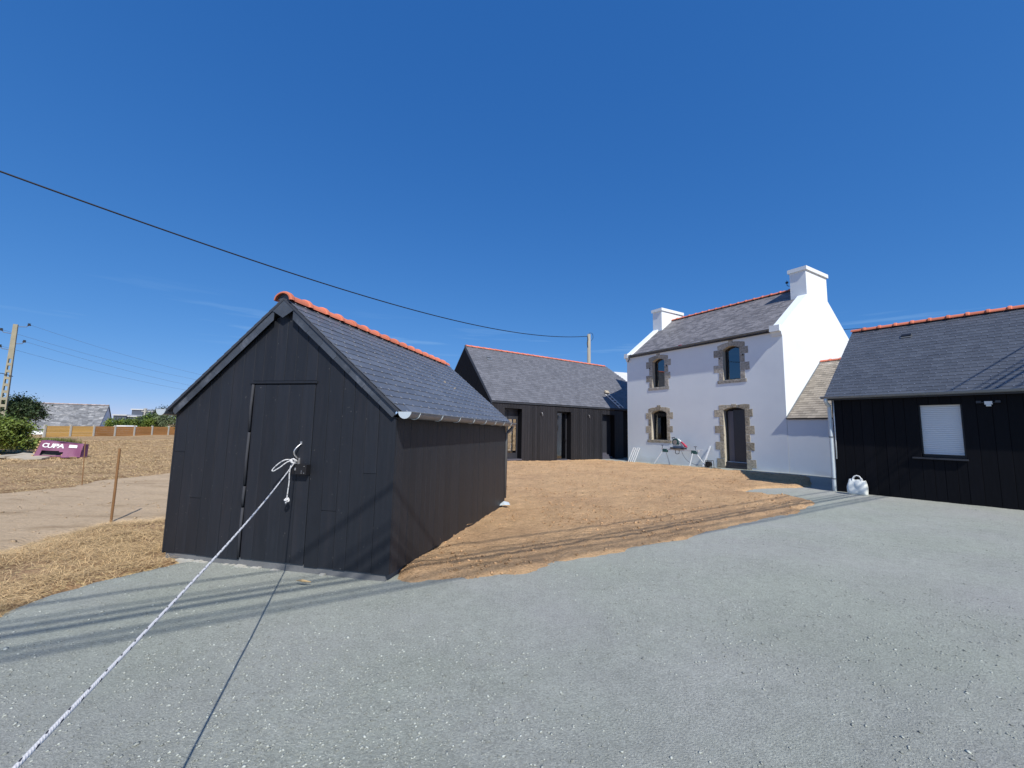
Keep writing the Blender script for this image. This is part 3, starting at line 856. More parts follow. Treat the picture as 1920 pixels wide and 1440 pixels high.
for s in (0,):
    O2 = Vector((APX - dE - 0.02, -FO - 0.012, rz(dE) + 0.003 - 0.02 * KS))
    A2, B2, N2 = Vector((0, 1, 0)), Vector((cN, 0, KS * cN)), Vector((-KS * cN, 0, cN))
rows = int(Ls / 0.123)
for r in range(rows + 1):
    M = frameM(O2 + B2 * r * 0.123, A2, B2, N2)
    e = edges_between(0, SL + FO + 0.07, 0.215, 0.0)
    for a, b in zip(e[:-1], e[1:]): mb.box(a + 0.001, b - 0.001, 0, 0.24 if r < rows - 1 else 0.12, -0.002, 0.010 , M @ Matrix.Rotation(R_(-2.2), 4, 'X'))
mb.build('left_slates', 'slate_new', sh, kind='stuff')
# rake slates on the gable edge
def rake_slates(sgn):
    n = 7
    for k in range(n):
        d0 = dE - 0.075 - k * (dE - 0.22) / n; d1 = d0 - (dE - 0.22) / n - 0.02
        y = -0.032 - 0.0025 * k
        def top(d): return rz(d) - 0.030
        def bot(d): return 2.782 - 0.845 * d - 0.004
        lo, hi = d0 + 0.015, max(d1, 0.07)
        poly = [(lo, top(lo)), (lo + 0.005, bot(lo) + 0.05), (lo - 0.03, bot(lo - 0.03) - 0.006), (hi, bot(hi) - 0.004), (hi, top(hi))]
        P = [(APX + sgn * d, y, z) for d, z in poly]
        if sgn < 0: P = P[::-1]
        MB().prism(P, (0, -0.005, 0)).build('rake_slate', 'slate_rake', sh)
rake_slates(1); rake_slates(-1)
MB().prism([(APX - 0.15, -0.052, rz(0.15) - 0.03), (APX, -0.052, rz(0) - 0.01), (APX + 0.15, -0.052, rz(0.15) - 0.03), (APX + 0.125, -0.052, 2.765), (APX, -0.052, 2.69), (APX - 0.125, -0.052, 2.765)], (0, -0.008, 0)).build('apex_slate', 'slate_rake', sh)
# verge: dark strip with the shade of the slate edge in its colour
mb = MB()
for s in (-1, 1):
    P = [(APX, -0.064, rz(0) - 0.006), (APX + s * dE, -0.064, rz(dE) - 0.006), (APX + s * dE, -0.064, rz(dE) - 0.034), (APX, -0.064, rz(0) - 0.034)]
    mb.prism(P, (0, 0.02, 0))
mb.build('verge_trim', 'slate_plain', sh)
# ridge tiles
rt = ridge_tile_mesh(0.305, 0.10, 'terracotta', collar=0.018)
for k in range(16):
    y = -0.085 + 0.305 * (k + 1)
    M = Matrix.Translation((APX, y, rz(0) - 0.028)) @ Matrix.Rotation(R_(-90), 4, 'Z')
    inst('ridge_tile', rt, M, sh)
MB().prism([(APX - math.cos(math.pi * j / 10) * 0.086, -0.055, rz(0) - 0.03 + math.sin(math.pi * j / 10) * 0.072) for j in range(11)], (0, 0.01, 0)).build('ridge_end_slate', 'slate_rake', sh)
# gutters
for s, nm in ((1, 'gutter'), (-1, 'gutter')):
    gxp = APX + s * (dE + 0.07); zt = rz(dE) - 0.012
    mb = MB(); gutter(mb, (gxp, -0.07, zt), (gxp, SL + 0.12, zt - 0.03), (s, 0, 0), 0.068)
    g_ = mb.build('gutter', 'zinc', sh, smooth=False)
    mb = MB(); gutter_cap(mb, (gxp, -0.074, zt), (s, 0, 0), (0, -1, 0), 0.071); mb.build('gutter_end_cap', 'zinc_bright', sh)
    for k in range(8):
        y = 0.13 + k * 0.62; mb = MB()
        P = [(gxp - s * math.cos(math.pi * j / 10) * 0.072, y, zt - 0.03 * y / SL - math.sin(math.pi * j / 10) * 0.072) for j in range(11)]
        mb.tube(P, 0.005, 5); mb.build('gutter_bracket', 'zinc_bright', sh)
gxp = APX + (dE + 0.062)
mb = MB(); mb.tube([(gxp, SL + 0.06, 1.60), (gxp, SL + 0.06, 1.53), (gxp - 0.05, SL + 0.05, 1.47), (gxp - 0.12, SL + 0.04, 1.40), (gxp - 0.13, SL + 0.04, 0.05)], 0.035, 10)
mb.build('downpipe', 'zinc_grey', sh, smooth=True)
# yellow lichen/resin blot on one slate
mb = MB()
for k in range(5):
    c = O_ + A_ * (2.95 + rng.uniform(-.04, .04) + (0.0 if k < 3 else 0.22)) + B_ * (0.97 - (0.0 if k < 3 else 0.12) + rng.uniform(-.03, .03)) + N_ * 0.018
    M = frameM(c, A_, B_, N_)
    mb.tube([M @ Vector((0, -0.002, 0)), M @ Vector((0.03, 0.001, 0.002))], [0.012, 0.006], 6)
mb.build('glue_blot', 'slab', sh)
# lock hardware
KN = Vector((1.690, -0.045, 1.115))
lk = MB().box(1.668, 1.842, -0.062, -0.001, 0.985, 1.085).build('lock_box', 'black_paint', sh)
MB().box(1.70, 1.716, -0.066, -0.062, 1.025, 1.052).build('key_cylinder', 'steel', lk)
mb = MB()
for x, z in ((1.815, 1.07), (1.815, 1.0), (1.785, 1.0), (1.785, 1.02)): mb.box(x - .004, x + .004, -0.065, -0.062, z - .004, z + .004)
mb.build('screws', 'steel', lk)
mb = MB().box(1.700, 1.722, -0.008, -0.001, 1.295, 1.325).box(1.688, 1.712, -0.012, -0.001, 1.088, 1.15)
hd = mb.build('handle_plate', 'steel', sh)
pts = [(1.712, -0.008, 1.30)]
for j in range(9):
    t = j / 8; pts.append((1.708 - 0.032 * math.sin(math.pi * t * 0.85) , -0.012 - 0.05 * math.sin(math.pi * t), 1.295 - 0.155 * t))
MB().tube(pts, 0.0075, 10).build('pull_handle', 'steel', sh, smooth=True)

# rope (a thing of its own)
Msh = Matrix.Translation(sh.location) @ Matrix.Rotation(R_(-12.8), 4, 'Z')
def rope_tube(name, pts, r, parent, n=12, sub=1):
    P = [Vector(p) for p in pts]
    mb = MB(); mb.tube(P, r, n)
    me = mb.mesh(name, 'rope', True)
    d = [0]
    for a, b in zip(P[:-1], P[1:]): d.append(d[-1] + (b - a).length)
    at = me.attributes.new('ropeuv', 'FLOAT_VECTOR', 'CORNER')
    vals = []
    for pl in me.polygons:
        vi = [me.loops[i].vertex_index for i in pl.loop_indices]
        jmax = max(v % n for v in vi)
        for v in vi:
            j = v % n
            if len(vi) == 4 and jmax == n - 1 and j == 0: j = n
            vals += [d[v // n], j / n, 0]
    at.data.foreach_set('vector', vals)
    return link(bpy.data.objects.new(name, me), parent)
def bez(P, n=8):
    out = []
    P = [Vector(p) for p in P]
    Q = [P[0]] + P + [P[-1]]
    for i in range(1, len(Q) - 2):
        for j in range(n):
            t = j / n; p0, p1, p2, p3 = Q[i - 1], Q[i], Q[i + 1], Q[i + 2]
            out.append(0.5 * ((2 * p1) + (-p0 + p2) * t + (2 * p0 - 5 * p1 + 4 * p2 - p3) * t * t + (-p0 + 3 * p1 - 3 * p2 + p3) * t ** 3))
    out.append(P[-1]); return out
KW = Msh @ KN
rope = empty('rope', KW, 0, 'taut white braided rope with black flecks tied to the shed door handle', 'rope')
iM = Matrix.Translation(-KW)
KR = Vector((-0.99, 0.92, 0.80))
d = KR - KW
P = [KW + d * t - Vector((0, 0, 0.05 * math.sin(math.pi * min(t, 1) / 1.0) if t < 1 else 0)) for t in [i / 60 for i in range(0, 61)]]
P += [KR + d.normalized() * 1.2 * 0.5, KR + d.normalized() * 1.2, Vector((0.2, -2.2, 0.30)), Vector((0.3, -2.9, 0.02))]
rope_tube('main_line', [iM @ p for p in P], 0.0054, rope)
L = lambda x, y, z: iM @ (Msh @ Vector((x, y, z)))
rope_tube('tail', bez([L(1.690, -0.07, 1.12), L(1.672, -0.085, 1.07), L(1.665, -0.09, 1.0), L(1.66, -0.08, 0.90), L(1.648, -0.075, 0.80), L(1.642, -0.072, 0.735)]), 0.0058, rope)
rope_tube('loop', bez([L(1.692, -0.075, 1.13), L(1.63, -0.12, 1.135), L(1.56, -0.14, 1.09), L(1.505, -0.15, 1.03), L(1.53, -0.155, 1.02), L(1.59, -0.14, 1.06), L(1.65, -0.11, 1.115), L(1.688, -0.08, 1.115)]), 0.006, rope)
rope_tube('knot', bez([L(1.665, -0.05, 1.11), L(1.70, -0.09, 1.145), L(1.715, -0.06, 1.12), L(1.68, -0.04, 1.13), L(1.67, -0.10, 1.13), L(1.705, -0.10, 1.105), L(1.70, -0.05, 1.10), L(1.67, -0.07, 1.14), L(1.69, -0.10, 1.12)]), 0.008, rope)
rope_tube('end_knot', bez([L(1.642, -0.072, 0.735), L(1.66, -0.08, 0.725), L(1.645, -0.095, 0.715), L(1.625, -0.08, 0.72), L(1.64, -0.06, 0.735), L(1.665, -0.07, 0.71), L(1.645, -0.085, 0.695), L(1.635, -0.07, 0.68)]), 0.0085, rope)

FS = 1.09                      # the far buildings stand a little farther and larger than the near ones
FZ = 1.5 * (1 - FS)
# ================================================================== WHITE HOUSE
ho = empty('white_house', (5.613 * FS, 20.004 * FS, FZ), R_(-59.18), 'two-storey white rendered house with granite window surrounds and two chimneys', 'house')
ho.scale = (FS, FS, FS)
HW, HD, HE, HR = 7.093, 5.485, 5.150, 7.24
YR = HD / 2
OPEN = {  # x0,x1,z0,spring,crown
    'w1': (1.535, 2.195, 3.51, 4.68, 4.80), 'w2': (4.925, 5.588, 3.535, 4.70, 4.82),
    'w3': (1.435, 2.262, 1.165, 2.34, 2.47), 'd': (4.865, 5.690, 0.20, 2.38, 2.48)}
mb = MB()
holes = [arch_poly(*OPEN[k]) for k in OPEN]
wall_with_holes(mb, [(0, -0.4), (HW, -0.4), (HW, HE), (0, HE)], holes, 0.0, 0.2)
def gableP(x, z0=-0.4):
    return [(x, 0, z0), (x, HD, z0), (x, HD, HE), (x, YR, HR - 0.02), (x, 0, HE)]
g = gableP(HW); mb.add(g, [(0, 1, 2, 3, 4)], 0.5)
g = gableP(0.0); mb.add(g, [(4, 3, 2, 1, 0)], 0.5)
mb.add([(0, HD, -0.4), (HW, HD, -0.4), (HW, HD, HE), (0, HD, HE)], [(1, 0, 3, 2)], 0.5)
mb.build('wall', 'render_white', ho)
# reveals
for k in OPEN:
    mb = MB()
    hpoly = arch_poly(*OPEN[k]); n = len(hpoly)
    for i in range(n):
        a, b = hpoly[i], hpoly[(i + 1) % n]
        mb.add([(a[0], -0.004, a[1]), (b[0], -0.004, b[1]), (b[0], 0.26, b[1]), (a[0], 0.26, a[1])], [(0, 3, 2, 1)], 0.5)
    mb.build('reveal', 'mortar', ho)
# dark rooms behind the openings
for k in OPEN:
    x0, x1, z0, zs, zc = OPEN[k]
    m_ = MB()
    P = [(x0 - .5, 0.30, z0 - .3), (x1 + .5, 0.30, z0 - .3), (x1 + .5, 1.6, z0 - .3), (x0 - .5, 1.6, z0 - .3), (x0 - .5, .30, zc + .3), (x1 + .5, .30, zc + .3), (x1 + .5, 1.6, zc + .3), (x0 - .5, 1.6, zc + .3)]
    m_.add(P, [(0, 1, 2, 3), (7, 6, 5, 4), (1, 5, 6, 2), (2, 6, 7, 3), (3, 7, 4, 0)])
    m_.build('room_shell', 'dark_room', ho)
def framed(k, fw=0.05, y=0.17, mullion=False):
    x0, x1, z0, zs, zc = OPEN[k]
    win = MB()
    o = arch_poly(x0 + .002, x1 - .002, z0 + .002, zs - .002, zc - .002); i_ = arch_poly(x0 + fw, x1 - fw, z0 + fw, zs - fw * 0.7, zc - fw * 0.9)
    n = len(o)
    for j in range(n):
        a, b, c, d_ = o[j], o[(j + 1) % n], i_[(j + 1) % n], i_[j]
        P = [(a[0], y, a[1]), (b[0], y, b[1]), (c[0], y, c[1]), (d_[0], y, d_[1])]
        Q = [(p[0], y + 0.06, p[2]) for p in P]
        win.add(P + Q, [(0, 1, 2, 3), (3, 2, 6, 7), (4, 7, 6, 5)])
    return win, i_
for k in ('w1', 'w2', 'w3'):
    w_, ip = framed(k)
    wo = w_.build('window', 'black_paint', ho)
    m_ = MB(); m_.add([(p[0], 0.20, p[1]) for p in ip], [tuple(range(len(ip)))]); m_.build('pane', 'glass', wo)
    x0, x1, z0, zs, zc = OPEN[k]
    if k == 'w3':
        m_ = MB()  # pleated sheet behind the pane, standing in for pale reflections
        xs = np.linspace(x0 + .12, x0 + .42, 13)
        V = []; F = []
        for i, xx in enumerate(xs):
            yy = 0.34 + (0.02 if i % 2 else -0.02)
            V += [(xx + 0.0, yy, z0 + .02), (x0 + .30 + (xx - x0 - .12) * .35, yy, zs - .02)]
        for i in range(12): F.append((2 * i, 2 * i + 2, 2 * i + 3, 2 * i + 1))
        m_.add(V, F); m_.build('glass_reflection', 'glass_reflection', ho)
        
# door
x0, x1, z0, zs, zc = OPEN['d']
w_, ip = framed('d', 0.055, 0.17)
dr = w_.build('front_door', 'black_paint', ho)
MB().box(x0 + 0.055, x0 + 0.27, 0.195, 0.215, 0.46, zs - 0.02).build('reflection_panel', 'door_grey', dr)  # lighter grey strip standing in for a reflection in the door
MB().box(x0 + 0.272, x1 - 0.055, 0.20, 0.22, 0.46, zs + 0.02).build('door_leaf', 'anthracite', dr)
MB().box(x1 - 0.10, x1 - 0.085, 0.165, 0.20, 1.25, 1.40).build('door_handle', 'black_paint', dr)
MB().box(x0 - 0.0, x1, 0.0, 0.25, 0.16, 0.30).box(x0 - 0.0, x1, 0.05, 0.25, 0.30, 0.44).build('door_step', 'anthracite', ho)
MB().box(x0 + 0.055, x1 - 0.055, 0.12, 0.2, 0.44, 0.46).build('threshold', 'alu', dr)
# granite surrounds, each stone its own part
def stone(poly, m='granite', pr=0.006, depth=0.03):
    """poly in (x,z) CCW seen from the front; roughened outline"""
    P = []
    n = len(poly)
    for i in range(n):
        a, b = poly[i], poly[(i + 1) % n]
        L_ = math.hypot(b[0] - a[0], b[1] - a[1]); k = max(1, int(L_ / 0.07))
        for j in range(k):
            t = j / k; q = rng.uniform(-0.006, 0.006) if j else 0
            nx, nz = (b[1] - a[1]) / (L_ + 1e-9), -(b[0] - a[0]) / (L_ + 1e-9)
            P.append((a[0] + (b[0] - a[0]) * t + nx * q, a[1] + (b[1] - a[1]) * t + nz * q))
    pr = pr + rng.uniform(-0.002, 0.004)
    cx = sum(p[0] for p in P) / len(P); cz = sum(p[1] for p in P) / len(P)
    Fv = [(cx + (p[0] - cx) * 0.95, -pr - rng.uniform(0, .004), cz + (p[1] - cz) * 0.95) for p in P]
    Bv = [(p[0], -0.003 - pr * 0.4, p[1]) for p in P]; Cv = [(p[0], depth, p[1]) for p in P]
    n = len(P); V = Fv + Bv + Cv + [(cx, -pr - 0.006, cz)]
    F = []
    for i in range(n):
        j = (i + 1) % n
        F += [(3 * n, i, j), (i, n + i, n + j, j), (n + i, 2 * n + i, 2 * n + j, n + j)]
    MB().add(V, F).build('stone', m, ho)
def jamb(xe, s, z0, z1, first_long, hs, hl, wl, ws, m):
    """stones beside an opening edge xe, s=-1 left / +1 right, going down from z1 to z0"""
    z = z1; lng = first_long
    while z > z0 + 0.04:
        h = (hl if lng else hs) * rng.uniform(0.93, 1.07); zb = max(z - h, z0)
        if zb - z0 < 0.08: zb = z0
        w = (wl if lng else ws) * rng.uniform(0.9, 1.1)
        g = 0.005
        a, b = (xe - w, xe - 0.001) if s < 0 else (xe + 0.001, xe + w)
        stone([(a, zb + g), (b, zb + g), (b, z - g), (a, z - g)], m)
        z = zb; lng = not lng
def surround(k, m, key, wl, ws, sill=True, flat=False):
    x0, x1, z0, zs, zc = OPEN[k]
    jamb(x0, -1, z0, zs + 0.03, True, 0.31, 0.29, wl, ws, m)
    jamb(x1, 1, z0, zs + 0.03, True, 0.31, 0.29, wl * 0.93, ws, m)
    hp = arch_poly(x0, x1, z0, zs, zc)[2:]           # right spring .. left spring
    arcL = [p for p in hp if p[0] <= (x0 + x1) / 2 + 1e-6]; arcR = [p for p in hp if p[0] >= (x0 + x1) / 2 - 1e-6]
    cx = (x0 + x1) / 2; kw = 0.085
    b = 0.002
    zt0, ztk = zs + 0.035, zc + key
    def arcz(x):
        w = (x1 - x0) / 2; h = zc - zs; Rr = (w * w + h * h) / (2 * h); return zc - Rr + math.sqrt(max(Rr * Rr - (x - cx) ** 2, 0)) + b
    def side(s):
        xa = x0 if s < 0 else x1
        xo = xa + s * ws * 1.08
        n = 5
        inner = [(cx + s * kw + (xa - cx - s * kw) * i / n, arcz(cx + s * kw + (xa - cx - s * kw) * i / n)) for i in range(n + 1)]
        top_in = zc + key * 0.66
        outer = [(xo, zs + 0.04), (xo, zs + (0.20 if not flat else 0.19)), (xa + s * 0.0, zs + (0.25 if not flat else 0.215)), (cx + s * kw, top_in)]
        P = inner + outer
        P = [(p[0], p[1]) for p in P]
        if s < 0: P = P[::-1] if False else P
        # orientation: make CCW
        A = sum(P[i][0] * P[(i + 1) % len(P)][1] - P[(i + 1) % len(P)][0] * P[i][1] for i in range(len(P)))
        if A < 0: P = P[::-1]
        stone(P, m)
    side(-1); side(1)
    P = [(cx - kw, arcz(cx - kw)), (cx, arcz(cx)), (cx + kw, arcz(cx + kw)), (cx + kw * 1.1, ztk), (cx - kw * 1.1, ztk)]
    stone(P, m, 0.009)
    if sill: stone([(x0 - 0.25, z0 - 0.125), (x1 + 0.23, z0 - 0.125), (x1 + 0.23, z0 - 0.006), (x0 - 0.25, z0 - 0.006)], m, 0.012)
surround('w1', 'granite_grey', 0.23, 0.36, 0.19)
surround('w2', 'granite_grey', 0.235, 0.37, 0.19)
surround('w3', 'granite', 0.23, 0.33, 0.16)
surround('d', 'granite', 0.13, 0.34, 0.17, sill=False, flat=True)
# timber jamb shims showing pale at the left edges
# roof
kH = (HR - HE) / YR
def hz(y): return HE + kH * y
lenS = math.hypot(YR + 0.11, kH * (YR + 0.11))
B_ = Vector((0, 1, kH)).normalized(); A_ = Vector((1, 0, 0)); N_ = A_.cross(B_)
mb = MB()
for s in (0, 1):
    y0, y1 = (-0.06, YR) if s == 0 else (HD + 0.06, YR)
    z0_, z1_ = HE - 0.06 * kH, HR
    mb.prism([(0.28, y0, z0_ + .0), (0.28, y1, z1_), (0.28, y1, z1_ - 0.05), (0.28, y0, z0_ - 0.05)], (HW - 0.56, 0, 0))
mb.build('roof_deck', 'slate_plain', ho)
slate_roof(ho, Vector((0.30, -0.11, hz(-0.11) + 0.005)), A_, B_, N_, HW - 0.60, lenS, 0.115, 0.20, 0, 'slate_old', seed=5, stuff_name='front_slates', tilt=0.014)
rtm = ridge_tile_mesh(0.352, 0.09, 'terracotta_b', collar=0.02)
for k in range(17):
    inst('ridge_tile', rtm, Matrix.Translation((0.56 + k * 0.352, YR, HR + 0.02)), ho)
# parapet copings
def coping(xa, xb):
    m_ = MB()
    def zz(y): return hz(y) if y < YR else hz(HD - y)
    for (ya, yb) in ((-0.06, YR), (HD + 0.06, YR)):
        P = [(xa, ya, zz(ya) + 0.11), (xb, ya, zz(ya) + 0.11), (xb, yb, zz(yb) + 0.11), (xa, yb, zz(yb) + 0.11)]
        Q = [(p[0], p[1], p[2] - 0.21) for p in P]
        F = [(0, 1, 2, 3), (4, 7, 6, 5), (0, 4, 5, 1), (1, 5, 6, 2), (2, 6, 7, 3), (3, 7, 4, 0)]
        if ya > yb: F = [f[::-1] for f in F]
        m_.add(P + Q, F)
    m_.build('coping', 'render_white', ho)
coping(-0.012, 0.30); coping(HW - 0.31, HW + 0.0022)
def kneeler(xa, xb):
    prof = [(0.0, 0.0), (-0.03, 0.0), (-0.06, 0.06), (-0.08, 0.14), (-0.19, 0.15), (-0.19, 0.36), (0.0, 0.36)]
    m_ = MB(); m_.prism([(xa, y, HE - 0.26 + z) for y, z in prof], (xb - xa, 0, 0)); m_.build('kneeler', 'render_white', ho)
kneeler(HW - 0.33, HW + 0.006); kneeler(-0.015, 0.20)
# chimneys
def chimney(xa, xb):
    CY0, CY1 = 1.92, 3.56
    ch = MB().box(xa, xb, CY0, CY1, 5.9, 7.66).build('chimney', 'render_white', ho)
    MB().box(xa - 0.055, xb + 0.055, CY0 - 0.055, CY1 + 0.055, 7.66, 7.80).build('chimney_cap', 'render_white', ch)
    return ch
chimney(-0.006, 0.55); cr = chimney(HW - 0.55, HW + 0.0015)
MB().tube([(HW - 0.60, 1.98, 7.20), (HW - 0.68, 1.98, 7.25), (HW - 0.68, 1.98, 7.45)], 0.012, 6).box(HW - 0.72, HW - 0.64, 1.95, 2.01, 7.34, 7.40).build('aerial_bracket', 'black_paint', cr)
# gutter along the eave
mb = MB(); gutter(mb, (0.21, -0.120, HE + 0.01), (HW - 0.33, -0.120, HE + 0.01), (0, -1, 0), 0.055)
mb.box(0.2, HW - 0.34, -0.06, -0.002, HE - 0.10, HE - 0.055)
mb.build('gutter', 'zinc_grey', ho)
MB().tube([(0.26, -0.08, HE - 0.04), (0.22, -0.08, HE - 0.15), (0.1, -0.04, HE - 0.28)], 0.03, 8).build('gutter_outlet', 'zinc_grey', ho, smooth=True)
MB().box(3.05, 3.17, -0.15, -0.10, HE + 0.02, HE + 0.05).build('red_scrap', 'red_bag', ho)
# small shutter catches beside upper windows
mb = MB()
for (x, z) in ((1.40, 4.40), (2.33, 4.42), (4.79, 4.40), (5.72, 4.42)): mb.box(x - .012, x + .012, -0.05, -0.01, z - .03, z + .03)
mb.build('shutter_catches', 'black_paint', ho)

# ================================================================== ANNEX
an = empty('annex', (ho.location.x + 0.51236 * 7.10 * FS, ho.location.y - 0.85877 * 7.10 * FS, FZ), R_(-59.18), 'low white annex with a lichen-grey slate roof between the white house and the black garage', 'annex')
an.scale = (FS, FS, FS)
AW, AE, AR, AY = 2.05, 2.09, 4.24, 2.65
mb = MB()
mb.add([(0, 0.004, -0.4), (AW, 0.004, -0.4), (AW, 0.004, AE), (0, 0.004, AE)], [(0, 1, 2, 3)])
mb.add([(AW, 0.004, -0.4), (AW, 5.3, -0.4), (AW, 5.3, AE), (AW, AY, AR), (AW, 0.004, AE)], [(0, 1, 2, 3, 4)])
mb.add([(0, 5.3, -0.4), (AW, 5.3, -0.4), (AW, 5.3, AE), (0, 5.3, AE)], [(1, 0, 3, 2)])
mb.build('wall', 'render_white', an)
kA = (AR - AE) / AY; B_ = Vector((0, 1, kA)).normalized(); N_ = A_.cross(B_)
mb = MB(); mb.prism([(0.002, -0.04, AE - 0.04 * kA), (0.002, AY, AR), (0.002, AY, AR - .05), (0.002, -0.04, AE - .04 * kA - .05)], (AW - .004, 0, 0))
mb.prism([(0.002, 5.36, AE - 0.04 * kA), (0.002, AY, AR), (0.002, AY, AR - .05), (0.002, 5.36, AE - .04 * kA - .05)], (AW - .004, 0, 0))
mb.build('roof_deck', 'slate_plain', an)
lA = math.hypot(AY + 0.07, kA * (AY + 0.07))
slate_roof(an, Vector((0.01, -0.07, AE - 0.07 * kA + 0.004)), A_, B_, N_, AW - 0.02, lA, 0.128, 0.21, 240, 'slate_lichen', seed=8, tilt=0.02, th=0.01, jit=0.004)
rta = ridge_tile_mesh(0.33, 0.09, 'terracotta_b', collar=0.02)
for k in range(6): inst('ridge_tile', rta, Matrix.Translation((0.02 + k * 0.33, AY, AR - 0.01)), an)
mb = MB(); mb.prism([(0.003, y, z) for y, z in ((-0.08, AE - .08 * kA + .035), (AY, AR + .035), (AY, AR - .01), (-.08, AE - .08 * kA - .01))], (0.035, 0, 0)); mb.build('flashing', 'zinc_grey', an)

# ================================================================== RIGHT BLACK BUILDING
gc = empty('black_garage', (8.474, 10.917, 0), R_(-54.955), 'black boarded garage at the right edge with a slate roof and white roller shutter', 'garage')
GW, GD, GE, GR = 6.6, 4.94, 2.47, 4.66
GY = GD / 2
GB = GY + 0.2       # the back wall rises just behind the ridge
WX0, WX1, WZ0, WZ1 = 1.645, 2.345, 1.055, 2.24
mb = MB()
wall_with_holes(mb, [(0, -0.4), (GW, -0.4), (GW, GE), (0, GE)], [[(WX0, WZ0), (WX1, WZ0), (WX1, WZ1), (WX0, WZ1)]], 0.004, 0.1)
for (x, sgn) in ((0.0, -1), (GW, 1)):
    P = [(x, 0, -0.4), (x, GB, -0.4), (x, GB, GR - 0.2), (x, GY, GR - 0.02), (x, 0, GE)]
    mb.add(P, [(0, 1, 2, 3, 4) if sgn > 0 else (4, 3, 2, 1, 0)])
mb.add([(0, GB, -0.4), (GW, GB, -0.4), (GW, GB, GR - 0.2), (0, GB, GR - 0.2)], [(1, 0, 3, 2)])
for a, b in (((WX0, WZ0), (WX1, WZ0)), ((WX1, WZ0), (WX1, WZ1)), ((WX1, WZ1), (WX0, WZ1)), ((WX0, WZ1), (WX0, WZ0))):
    mb.add([(a[0], 0.004, a[1]), (b[0], 0.004, b[1]), (b[0], 0.12, b[1]), (a[0], 0.12, a[1])], [(0, 3, 2, 1)])
mb.build('wall', 'blackwood2', gc)
for a, b in ((0.0, WX0), (WX0, WX1), (WX1, GW)):
    e = edges_between(a, b, 0.20)
    for x0, x1 in zip(e[:-1], e[1:]):
        rngs = [(-0.02 + 0.0, GE - 0.04)] if a != WX0 else [(-0.02, WZ0 - 0.0), (WZ1, GE - 0.04)]
        for z0, z1 in rngs:
            m_ = MB(); plank(m_, x0, x1, z0, z1, z1, 0.002, 0.026, 0.005); m_.build('board', 'blackwood2', gc)
MB().box(0.02, GW, GB + 0.002, GD, -0.4, 1.52).build('rear_shadow_block', 'blackwood2', gc)  # unseen low block added to cast the shadow wedge on the annex
win = MB().box(WX0 + 0.005, WX1 - 0.005, 0.07, 0.10, WZ0 + 0.002, WZ0 + 0.07).box(WX0, WX0 + 0.03, 0.03, 0.10, WZ0 + .07, WZ1).box(WX1 - 0.03, WX1, 0.03, 0.10, WZ0 + .07, WZ1).build('window', 'black_paint', gc)
mb = MB(); n = 26; hS = (WZ1 - WZ0 - 0.07) / n
for k in range(n):
    z = WZ0 + 0.07 + k * hS
    P = [(WX0 + 0.03, 0.075, z), (WX0 + 0.03, 0.060, z + 0.003), (WX0 + 0.03, 0.0585, z + hS * 0.5), (WX0 + 0.03, 0.060, z + hS - 0.003), (WX0 + 0.03, 0.075, z + hS)]
    mb.prism(P[::-1], (WX1 - WX0 - 0.06, 0, 0))
mb.build('roller_shutter', 'shutter', win)
MB().box(WX0 - 0.15, WX1 + 0.03, -0.075, 0.07, WZ0 - 0.04, WZ0 - 0.004).build('window_sill', 'anthracite', gc)
kG = (GR - GE) / GY; B_ = Vector((0, 1, kG)).normalized(); N_ = A_.cross(B_)
mb = MB()
mb.prism([(-0.10, -0.15, GE - 0.15 * kG + 0.13), (-0.10, GY, GR), (-0.10, GY, GR - .06), (-0.10, -0.15, GE - 0.15 * kG + .08)], (GW + 0.2, 0, 0))
mb.prism([(-0.10, GB + 0.03, GR - 0.2), (-0.10, GY, GR), (-0.10, GY, GR - .06), (-0.10, GB + 0.03, GR - .26)], (GW + 0.2, 0, 0))
mb.build('roof_deck', 'slate_plain', gc)
yE, zE = -0.17, 2.475
sl_v = Vector((0, GY - yE, GR - zE)); lG = sl_v.length; B_ = sl_v.normalized(); N_ = A_.cross(B_)
O_ = Vector((-0.12, yE, zE + 0.008))
cells = slate_roof(gc, O_, A_, B_, N_, GW + 0.22, lG, 0.135, 0.215, 300, 'slate_new', seed=9, tilt=0.015)
hooks(gc, O_, A_, B_, N_, [c for c in cells if c[0] < 4.5], s=0.0045)
rtg = ridge_tile_mesh(0.352, 0.10, 'terracotta', collar=0.022)
for k in range(19): inst('ridge_tile', rtg, Matrix.Translation((-0.14 + k * 0.352, GY, GR + 0.005)), gc)
mb = MB(); gutter(mb, (-0.16, yE - 0.055, 2.51), (GW + 0.1, yE - 0.055, 2.51), (0, -1, 0), 0.06); mb.build('gutter', 'zinc', gc)
mb = MB(); gutter_cap(mb, (-0.165, yE - 0.055, 2.51), (0, -1, 0), (-1, 0, 0), 0.061); mb.build('gutter_end_cap', 'zinc_bright', gc)
mb = MB(); mb.box(-0.1, GW + 0.1, -0.13, -0.03, GE - 0.03, GE - 0.01).build('soffit', 'black_paint', gc)
mb = MB(); mb.tube(bez([(-0.06, yE - 0.055, 2.46), (-0.06, yE - 0.055, 2.38), (-0.045, -0.10, 2.28), (-0.04, -0.075, 2.2), (-0.04, -0.075, 1.2), (-0.035, -0.075, 0.02)], 5), 0.042, 12)
dp = mb.build('downpipe', 'zinc_bright', gc, smooth=True)
for z in (1.45, 0.38): MB().tube([(-0.038, -0.075, z), (-0.038, -0.075, z + 0.03)], 0.049, 12).build('pipe_clamp', 'zinc_grey', dp)
MB().tube([(0.045, -0.045, 2.42), (0.045, -0.04, 0.9)], 0.014, 8).build('white_conduit', 'white_metal', gc, smooth=True)
MB().tube([(0.015, -0.04, 2.42), (0.02, -0.038, 0.3)], 0.008, 8).build('black_conduit', 'black_paint', gc, smooth=True)
